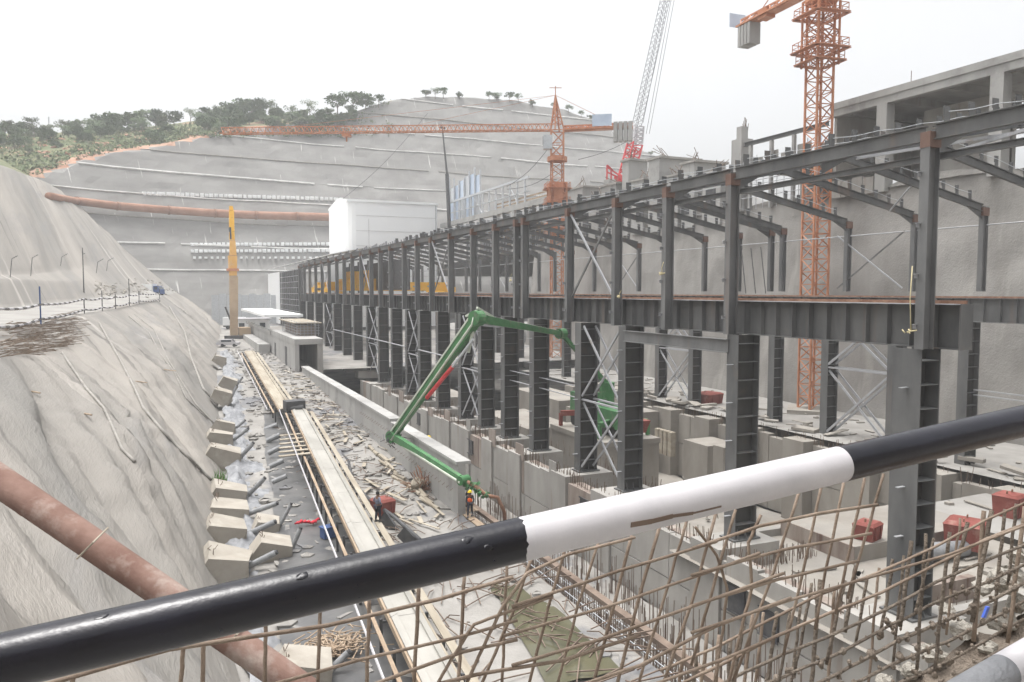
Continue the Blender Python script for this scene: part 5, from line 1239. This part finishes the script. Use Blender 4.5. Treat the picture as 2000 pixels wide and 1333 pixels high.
# ------------------------------------------------------------------ trees and scrub on the hill
def crown_mesh(name,seed,rx,rz_,n,m,flat=.7,leaf=.34):
    rr=random.Random(seed); g=MB(); lumps=[(Vector((rr.gauss(0,.45)*rx,rr.gauss(0,.45)*rx,rr.uniform(-.35,.5)*rz_)),rr.uniform(.32,.6)) for _ in range(11)]
    for k in range(n):
        c,r=rr.choice(lumps); v=Vector((rr.gauss(0,1),rr.gauss(0,1),rr.gauss(0,1))).normalized()*(r*(rr.random()**.35))
        p=c+Vector((v.x*rx,v.y*rx,v.z*rz_*flat)); a=Vector((rr.gauss(0,1),rr.gauss(0,1),rr.gauss(0,.6))).normalized(); b=a.orthogonal().normalized(); l=leaf*rr.uniform(.6,1.4)
        g.add([p-a*l,p+b*l*.6,p+a*l,p-b*l*.6],[(0,1,2,3)])
    return shared(name,g,m)
def trunk_mesh(seed,h):
    rr=random.Random(seed); g=MB(); g.tube([(0,0,-.6),(.1,0,h*.3),(rr.uniform(-.2,.2),.1,h*.62)],[.22,.16,.10],7)
    for k in range(5):
        a=rr.uniform(0,6.3); z=h*rr.uniform(.35,.6); g.tube([(.05,0,z),(math.cos(a)*.9,math.sin(a)*.9,z+h*.15),(math.cos(a)*1.7,math.sin(a)*1.7,z+h*.26)],[.09,.06,.03],5)
    return shared('trunk',g,'bark')
protos=[]
for i,(rx,rz_,h,n,m,leaf) in enumerate(((3.0,2.6,3.4,800,'leaf',.36),(3.6,2.0,5.2,640,'leaf',.34),(2.6,2.6,5.6,440,'leaf_pale',.28),(2.4,2.0,2.8,480,'leaf_pale',.30),(3.8,3.2,3.6,1200,'leaf',.40))):
    protos.append((crown_mesh('crown',20+i,rx,rz_,n,m,.8,leaf),trunk_mesh(40+i,h),h))
TL=['round dark green tree on the hill crest','broad spreading green tree on the hill crest','tall thin crowned tree on the hill crest','small pale bushy tree on the hill','large dense dark tree in the hill wood']
def tree(px,py,hpx,kind,rr):
    h=ray(px,py,BKB)
    if h is None: return
    p=h[0]; d=dep(p); cr,tk,hh=protos[kind]; total=hh+ (2.0 if kind!=4 else 3.0); s=dm(hpx,d)/total
    t=thing('hill_tree',p,TL[kind]+(' above the yellow mast' if 400<px<520 else ' at the left edge of the photo' if px<90 else ' above the red soil' if px<330 else ' left of the white shed' if px<680 else ' above the white shed' if px<900 else ' near the middle crane'),'tree','trees on the hill crest',rr.uniform(0,6)); t.scale=(s,s,s)
    for n,me,z in (('trunk',tk,0),('crown',cr,hh*.86)):
        o=bpy.data.objects.new(n,me); COL.objects.link(o); o.parent=t; o.location=(0,0,z)
rr=random.Random(3)
skyl=lambda px: float(np.interp(px,SKY[:,0],SKY[:,1]))
def hcrest(px):
    lo=None
    for py in range(150,420,3):
        if ray(px,py,BKB): return py
    return 300
for px,hp_,k in ((18,44,2),(62,46,2),(95,30,3),(122,44,2),(160,36,2),(205,40,4),(232,46,4),(282,48,1),(320,30,3),(340,34,0),(372,38,2),(400,36,1),(428,42,2),(455,44,4),(488,46,4),(528,38,2),(545,30,3),(570,36,2),(605,44,2),(640,34,3),(660,48,1),(690,54,1),(715,40,0),(740,34,1),(10,34,0),(40,30,0),(145,30,0),(182,34,0),(262,40,0),(305,36,0),(415,30,0),(505,40,0),(470,34,4),(590,26,3),(625,28,0)):
    tree(px,hcrest(px)+3,hp_*rr.uniform(.72,1.0),k,rr)
for px,hp_,k in ((832,20,3),(850,24,2),(866,26,1),(898,16,3),(955,20,1),(970,18,0),(995,22,1),(1012,20,1),(1040,16,3),(1085,16,1),(1110,18,1),(1135,16,1),(1155,14,3),(1272,12,3),(1290,10,3)):
    tree(px,hcrest(px)+2,hp_,k,rr)
for k in range(90):
    px=rr.uniform(-5,720) if k<60 else rr.uniform(380,620); c=hcrest(px); py=c+abs(rr.gauss(0,14))+4; tree(px,py,rr.uniform(13,29),rr.choice([0,3,4,4,0]),rr)
g=MB()
for k in range(2600):
    px=rr.uniform(-10,760); b=skyl(px); c=hcrest(px) if k%6==0 else c
    py=rr.uniform(c+2,max(c+6,b-3)); h=ray(px,py,BKB)
    if h is None: continue
    p=h[0]; r_=rr.uniform(.5,1.6)
    if noise.noise(p*.05)<-.12 and rr.random()<.8: continue
    for q in range(9):
        v=Vector((rr.gauss(0,.6),rr.gauss(0,.6),abs(rr.gauss(0,.45))))*r_; a=Vector((rr.gauss(0,1),rr.gauss(0,1),rr.gauss(0,.7))).normalized(); b2=a.orthogonal().normalized(); l=.42*r_*rr.uniform(.5,1.2)
        g.add([p+v-a*l,p+v+b2*l*.7,p+v+a*l,p+v-b2*l*.7],[(0,1,2,3)])
tag(obj('hill_shrubbery',g,'bush'),kind='stuff')
for k in range(1):
    h=ray(96,262,BKB); d=dep(h[0]); tag(obj('hill_pole',MB().tube([h[0],at(95,229,d=d)],dm(1.1,d),6),'galv'),'lone pale pole standing in the scrub on the green hill','pole')
g=MB()
for k in range(90):
    px=rr.uniform(40,330); py=rr.uniform(265,318); h=ray(px,py,BKB)
    if h and py<skyl(px)-6: g.rock(h[0],rr.uniform(.4,1.3),(1.3,1,.6),k,(6,4))
tag(obj('hill_boulders',g,'red_soil'),kind='stuff')

# ------------------------------------------------------------------ foreground rail, rebar mesh and the near edge
rail=thing('guard_rail',(.5,1.0,-1.6),'thick black and white painted steel pipe rail crossing the photo at its front','rail')
ra,rb=at(-120,1322,d=.86),at(2150,787,d=1.72)
def rp(px): 
    lo,hi=0.,1.
    for _ in range(40):
        m_=(lo+hi)/2; q=ra.lerp(rb,m_)
        if proj(*q)[0]<px: lo=m_
        else: hi=m_
    return ra.lerp(rb,lo)
dra=(rb-ra).normalized(); rr_=.0325
def rail_part(p0,p1,m,jag0=0,jag1=0):
    n=36; g=MB(); s=dra.orthogonal().normalized(); u_=dra.cross(s); rj=random.Random(4)
    j0=[jag0*(rj.uniform(-1,1)+.8*math.sin(k*.7)) for k in range(n)]; 
    rj=random.Random(8); j1=[jag1*(rj.uniform(-.6,.6)+.9*math.sin(k*2*math.pi/n+2)) for k in range(n)]
    L=6
    for i in range(L+1):
        for k in range(n):
            a=2*math.pi*k/n; t=i/L; off=j0[k] if i==0 else (j1[k] if i==L else 0)
            g.v.append(tuple(p0.lerp(p1,t)+dra*off+(s*math.cos(a)+u_*math.sin(a))*rr_*m[1]))
    for i in range(L):
        for k in range(n): g.f.append((i*n+k,i*n+(k+1)%n,(i+1)*n+(k+1)%n,(i+1)*n+k))
    return obj('painted_band',g,m[0],rail,smooth=True)
x1,x2=rp(1018),rp(1640)
obj('pipe_core',MB().tube([ra,rb],rr_*.985,32),'steel',rail,smooth=True)
rail_part(ra,x1,('black_paint',1.004),0,.0045); rail_part(x1-dra*.02,x2+dra*.02,('white_paint',1.0),0,0); rail_part(x2,rb,('black_paint',1.004),.0,0)
def on_rail(px,py,r=1.012):        # a spot on the visible side of the rail
    q=rp(px); v=-q.normalized(); v=(v-dra*v.dot(dra)).normalized(); up=dra.cross(v).normalized(); py0=proj(*q)[1]
    if up.z<0: up=-up
    k=(py0-py)*q.dot(_F)/FPX/rr_; k=max(-.97,min(.97,k)); return q+(up*k+v*math.sqrt(1-k*k))*rr_*r
g=MB(); spn=[(1210,1029),(1250,1022),(1290,1012),(1330,1006),(1384,993)]
for (a,b) in zip(spn[:-1],spn[1:]):
    for t in (0,.25,.5,.75):
        q0=on_rail(a[0]+(b[0]-a[0])*t,a[1]+(b[1]-a[1])*t); q1=on_rail(a[0]+(b[0]-a[0])*(t+.26),a[1]+(b[1]-a[1])*(t+.26)); g.beam(q0,q1,(.0085,.0080,.0055,.0030)[spn.index(a)],.0012,q0-rp(a[0]))
obj('paint_scrape',g,'rebar_old',rail)
for i,(px,py,w_) in enumerate(((205,1205,.005),(590,1128,.006),(905,1058,.006),(940,1074,.005))):
    q=on_rail(px,py,.992); vs=[]; v=(q-rp(px)).normalized()
    gg=MB().rock(tuple(q),w_,(1,1,1),i,(8,5)); c=Vector(q)
    gg.v=[tuple(c+(Vector(p)-c)-v*((Vector(p)-c).dot(v))*.86+dra*((Vector(p)-c).dot(dra))*.8) for p in gg.v]; obj('paint_chip',gg,'black_paint',rail,smooth=True)
r2a,r2b=at(1780,1420,d=1.42),at(2080,1240,d=1.70); xm=(r2b-r2a)
low=thing('lower_rail',r2a,'lower black and white pipe rail showing only at the bottom right corner','rail')
mid=r2a.lerp(r2b,.56)
obj('painted_band',MB().tube([r2a,mid],.0335,28),'tarp',low,smooth=True); obj('painted_band',MB().tube([mid,r2b],.0335,28),'white_paint',low,smooth=True)
# rebar mesh hung below the rail
mesh_=thing('rebar_mesh',(.6,1.2,-1.6),'rusty brown rebar mesh fence hanging below the painted rail','fence')
MUDP=[]
dpt=lambda px: .93+.00043*max(px,0)
def rod(pts,d=None,r=.0031,m='rebar',par=None,name='rod',wob=.5):
    P=[]
    for i in range(len(pts)-1):
        n=4
        for k in range(n):
            t=k/n; px=pts[i][0]+(pts[i+1][0]-pts[i][0])*t; py=pts[i][1]+(pts[i+1][1]-pts[i][1])*t
            P.append((px+random.gauss(0,wob)*(0<i+k),py+random.gauss(0,wob*.5)))
    P.append(pts[-1]); dd=d or 0
    if m=='muddy_rebar': MUDP.extend((at(x,y,d=dpt(x)+dd),x,y) for x,y in P)
    return obj(name,MB().tube([at(x,y,d=dpt(x)+dd) for x,y in P],r*random.uniform(.9,1.15),8),m,par or mesh_,smooth=True)
for a,b in (((148,1280),(140,1345)),((80,1300),(72,1345)),((360,1235),(352,1345)),((397,1230),(396,1345)),((520,1205),(516,1345)),((626,1180),(620,1345)),((722,1160),(716,1345)),((818,1140),(808,1345)),((908,1118),(894,1345)),((990,1100),(980,1345))):
    rod([a,((a[0]+b[0])/2,(a[1]+b[1])/2),b],.05,.0032)
for p in ([(40,1352),(330,1268),(640,1222),(860,1170),(1002,1128)],[(480,1352),(700,1290),(900,1244),(1010,1212)],[(690,1352),(900,1275),(1010,1250)],[(820,1345),(930,1318),(1100,1290),(1250,1240)],
          [(850,1345),(880,1290),(925,1220),(985,1198),(1080,1165)],[(905,1350),(945,1260),(985,1180),(1030,1120),(1110,1083),(1240,1050)],
          [(1000,1185),(1207,1116),(1400,1058)],[(985,1242),(1191,1184),(1400,1112),(1484,1080)],[(1000,1300),(1170,1250),(1400,1168),(1531,1120)],[(1130,1340),(1250,1300),(1400,1222),(1545,1168)],
          [(1240,1350),(1420,1285),(1560,1225)],[(1350,1072),(1484,1028),(1600,1003),(1714,986)],[(1350,1124),(1531,1074),(1640,1054),(1702,1042)],[(1350,1184),(1520,1132),(1676,1096)],[(1350,1236),(1545,1172),(1700,1128),(1857,1082),(2010,1024)]):
    rod(p,0,.0031)
for p in ([(1040,1085),(1000,1200),(935,1350)],[(1105,1068),(1070,1190),(1030,1350)],[(1170,1056),(1130,1180),(1085,1350)],[(1234,1046),(1200,1180),(1155,1350)],[(1288,1030),(1250,1160),(1203,1345)],[(1341,1018),(1300,1160),(1245,1345)],[(1398,1004),(1350,1180),(1292,1345)],
          [(1437,995),(1400,1120),(1350,1300)],[(1560,962),(1510,1120),(1432,1330)],[(1604,952),(1572,1100),(1530,1280)],[(1648,943),(1620,1080),(1592,1230)],[(1689,934),(1660,1070),(1632,1200)],[(1726,926),(1690,1050),(1655,1170)],
          [(1358,1030),(1400,1085),(1420,1150),(1412,1230),(1395,1345)],[(1486,1006),(1462,1060),(1468,1150),(1445,1240),(1420,1345)]):
    rod(p,.012,.0030)
# muddy lower mesh at the right, two layers leaning out of the dirt edge
mud=thing('muddy_mesh',(2.2,1.6,-1.6),'mud caked lower rebar mesh at the bottom right, leaning out of the dirt edge','fence')
rr=random.Random(21)
edge=lambda x: 1300-(x-1350)*.455
for L in range(8):
    o_=L*42; pts=[]; xs0=1290+L*22
    for i in range(8):
        x=xs0+(2030-xs0)*i/7; y=edge(x)+o_*(1-.10*i/7)+5*math.sin(i*1.7+L)-18
        pts.append((x,y))
    rod(pts,.10+.035*L,.0034 if L<2 else .0041,'rebar' if L<2 else 'muddy_rebar',mud,'mesh_rod',.9)
for k in range(31):
    x=1340+k*22.2+rr.uniform(-5,5); y0=edge(x)-rr.uniform(10,62); l=rr.uniform(120,300); q=rr.uniform(14,40)
    pts=[(x,y0),(x-q*.4,y0+l*.4),(x-q,y0+l)]
    rod(pts,.13+.30*rr.random(),rr.choice([.0036,.0042,.0048]),'muddy_rebar' if rr.random()<.75 else 'rebar',mud,'mesh_rod',.9)
g=MB()
low_pts=[q for q,x,y in MUDP if y>edge(x)+95 and 1480<x<2040]
for k in range(240):          # dried mud sticking to the bars, thicker towards the dirt edge
    q=rr.choice(low_pts)+Vector((rr.gauss(0,.004),rr.gauss(0,.004),rr.gauss(0,.006))); g.rock(tuple(q),abs(rr.gauss(0,.0026))+.0038,(1,1,1.2),k,(6,4))
tag(obj('mud_clumps',g,'mud',mud,smooth=True),kind='stuff')
# dirt edge with rocks, bottom right
n1,n2=40,26; P=np.zeros((n1,n2,3))
for i in range(n1):
    for j in range(n2):
        a=i/(n1-1); b=j/(n2-1)
        px=1560+a*620; pt=edge(px)+205-60*a
        base=at(px,pt,d=dpt(px)+.55); 
        out=Vector((.35,-.93,0)); q=base+out*(b-.12)*1.6
        z=base.z-.05-.10*b+.03*fbm(q.x*7,q.y*7,2,5)+.05*fbm(q.x*2.4,q.y*2.4,6,3) - (1.2*(.12-b)/.12 if b<.12 else 0)
        P[i,j]=(q.x,q.y,z)
tag(link('dirt_edge',grid_mesh(P,'dirt_edge',None,None,('mud',))),kind='structure')
eb=BVHTree.FromPolygons([tuple(p) for p in P.reshape(-1,3)],[(i*n2+j,(i+1)*n2+j,(i+1)*n2+j+1,i*n2+j+1) for i in range(n1-1) for j in range(n2-1)])
k=0
for px,py,s in ((1965,1130,58),(1990,1180,40),(1920,1150,36),(1880,1230,44),(1820,1275,40),(1960,1215,46),(1905,1185,24),(1780,1310,34),(1850,1190,26),(1985,1085,34),(1930,1265,30),(1730,1330,30)):
    h=ray(px,py,eb)
    p=h[0] if h else at(px,py,d=dpt(px)+.55); d=dep(p); k+=1
    tag(obj('edge_rock',MB().rock(tuple(p),dm(s,d)*.55,(1.2,1,.75),k+30,(9,6)),'rock',smooth=False),['largest grey brown rock of the dirt edge, near the right side of the photo','grey brown rock cut by the right photo edge above the lower rail'][k-1] if k<3 else 'smaller grey brown rock lying in the dirt edge at the bottom right','rock','rocks on the dirt edge')
p=at(1925,1196,d=dpt(1925)+.42); tag(obj('blue_scrap',MB().cbox(p,(.022,.006,.034),.3,.2,.3),'blue_plastic'),'bright blue plastic scrap caught in the muddy mesh','plastic scrap')
p=at(1650,1120,d=36); 

# yellow webbing tied round the steel
for i,(px,y0,y1,x,lab) in enumerate(((1782,520,648,27.45,'pale yellow webbing strap hanging down the nearest steel column'),(1296,512,534,27.55,'short yellow strap knotted round the column over the door beam'),(1000,535,548,27.55,'yellow strap tied across a double column left of centre'),(1213,568,580,27.5,'yellow strap knotted at the foot of a cross brace'))):
    a=at(px,y0,x=x); b=at(px-3,y1,x=x); g=MB().tube([a,a.lerp(b,.5)+Vector((-.05,.03,0)),b],.022,6)
    for k in range(7): g.tube([b+Vector((random.gauss(-.03,.05),random.gauss(0,.14),random.gauss(0,.04))),b+Vector((random.gauss(-.06,.05),random.gauss(0,.2),random.gauss(0,.07)))],.028,5)
    tag(obj('webbing_strap',g,'strap',smooth=True),lab,'strap','yellow straps on the steel')
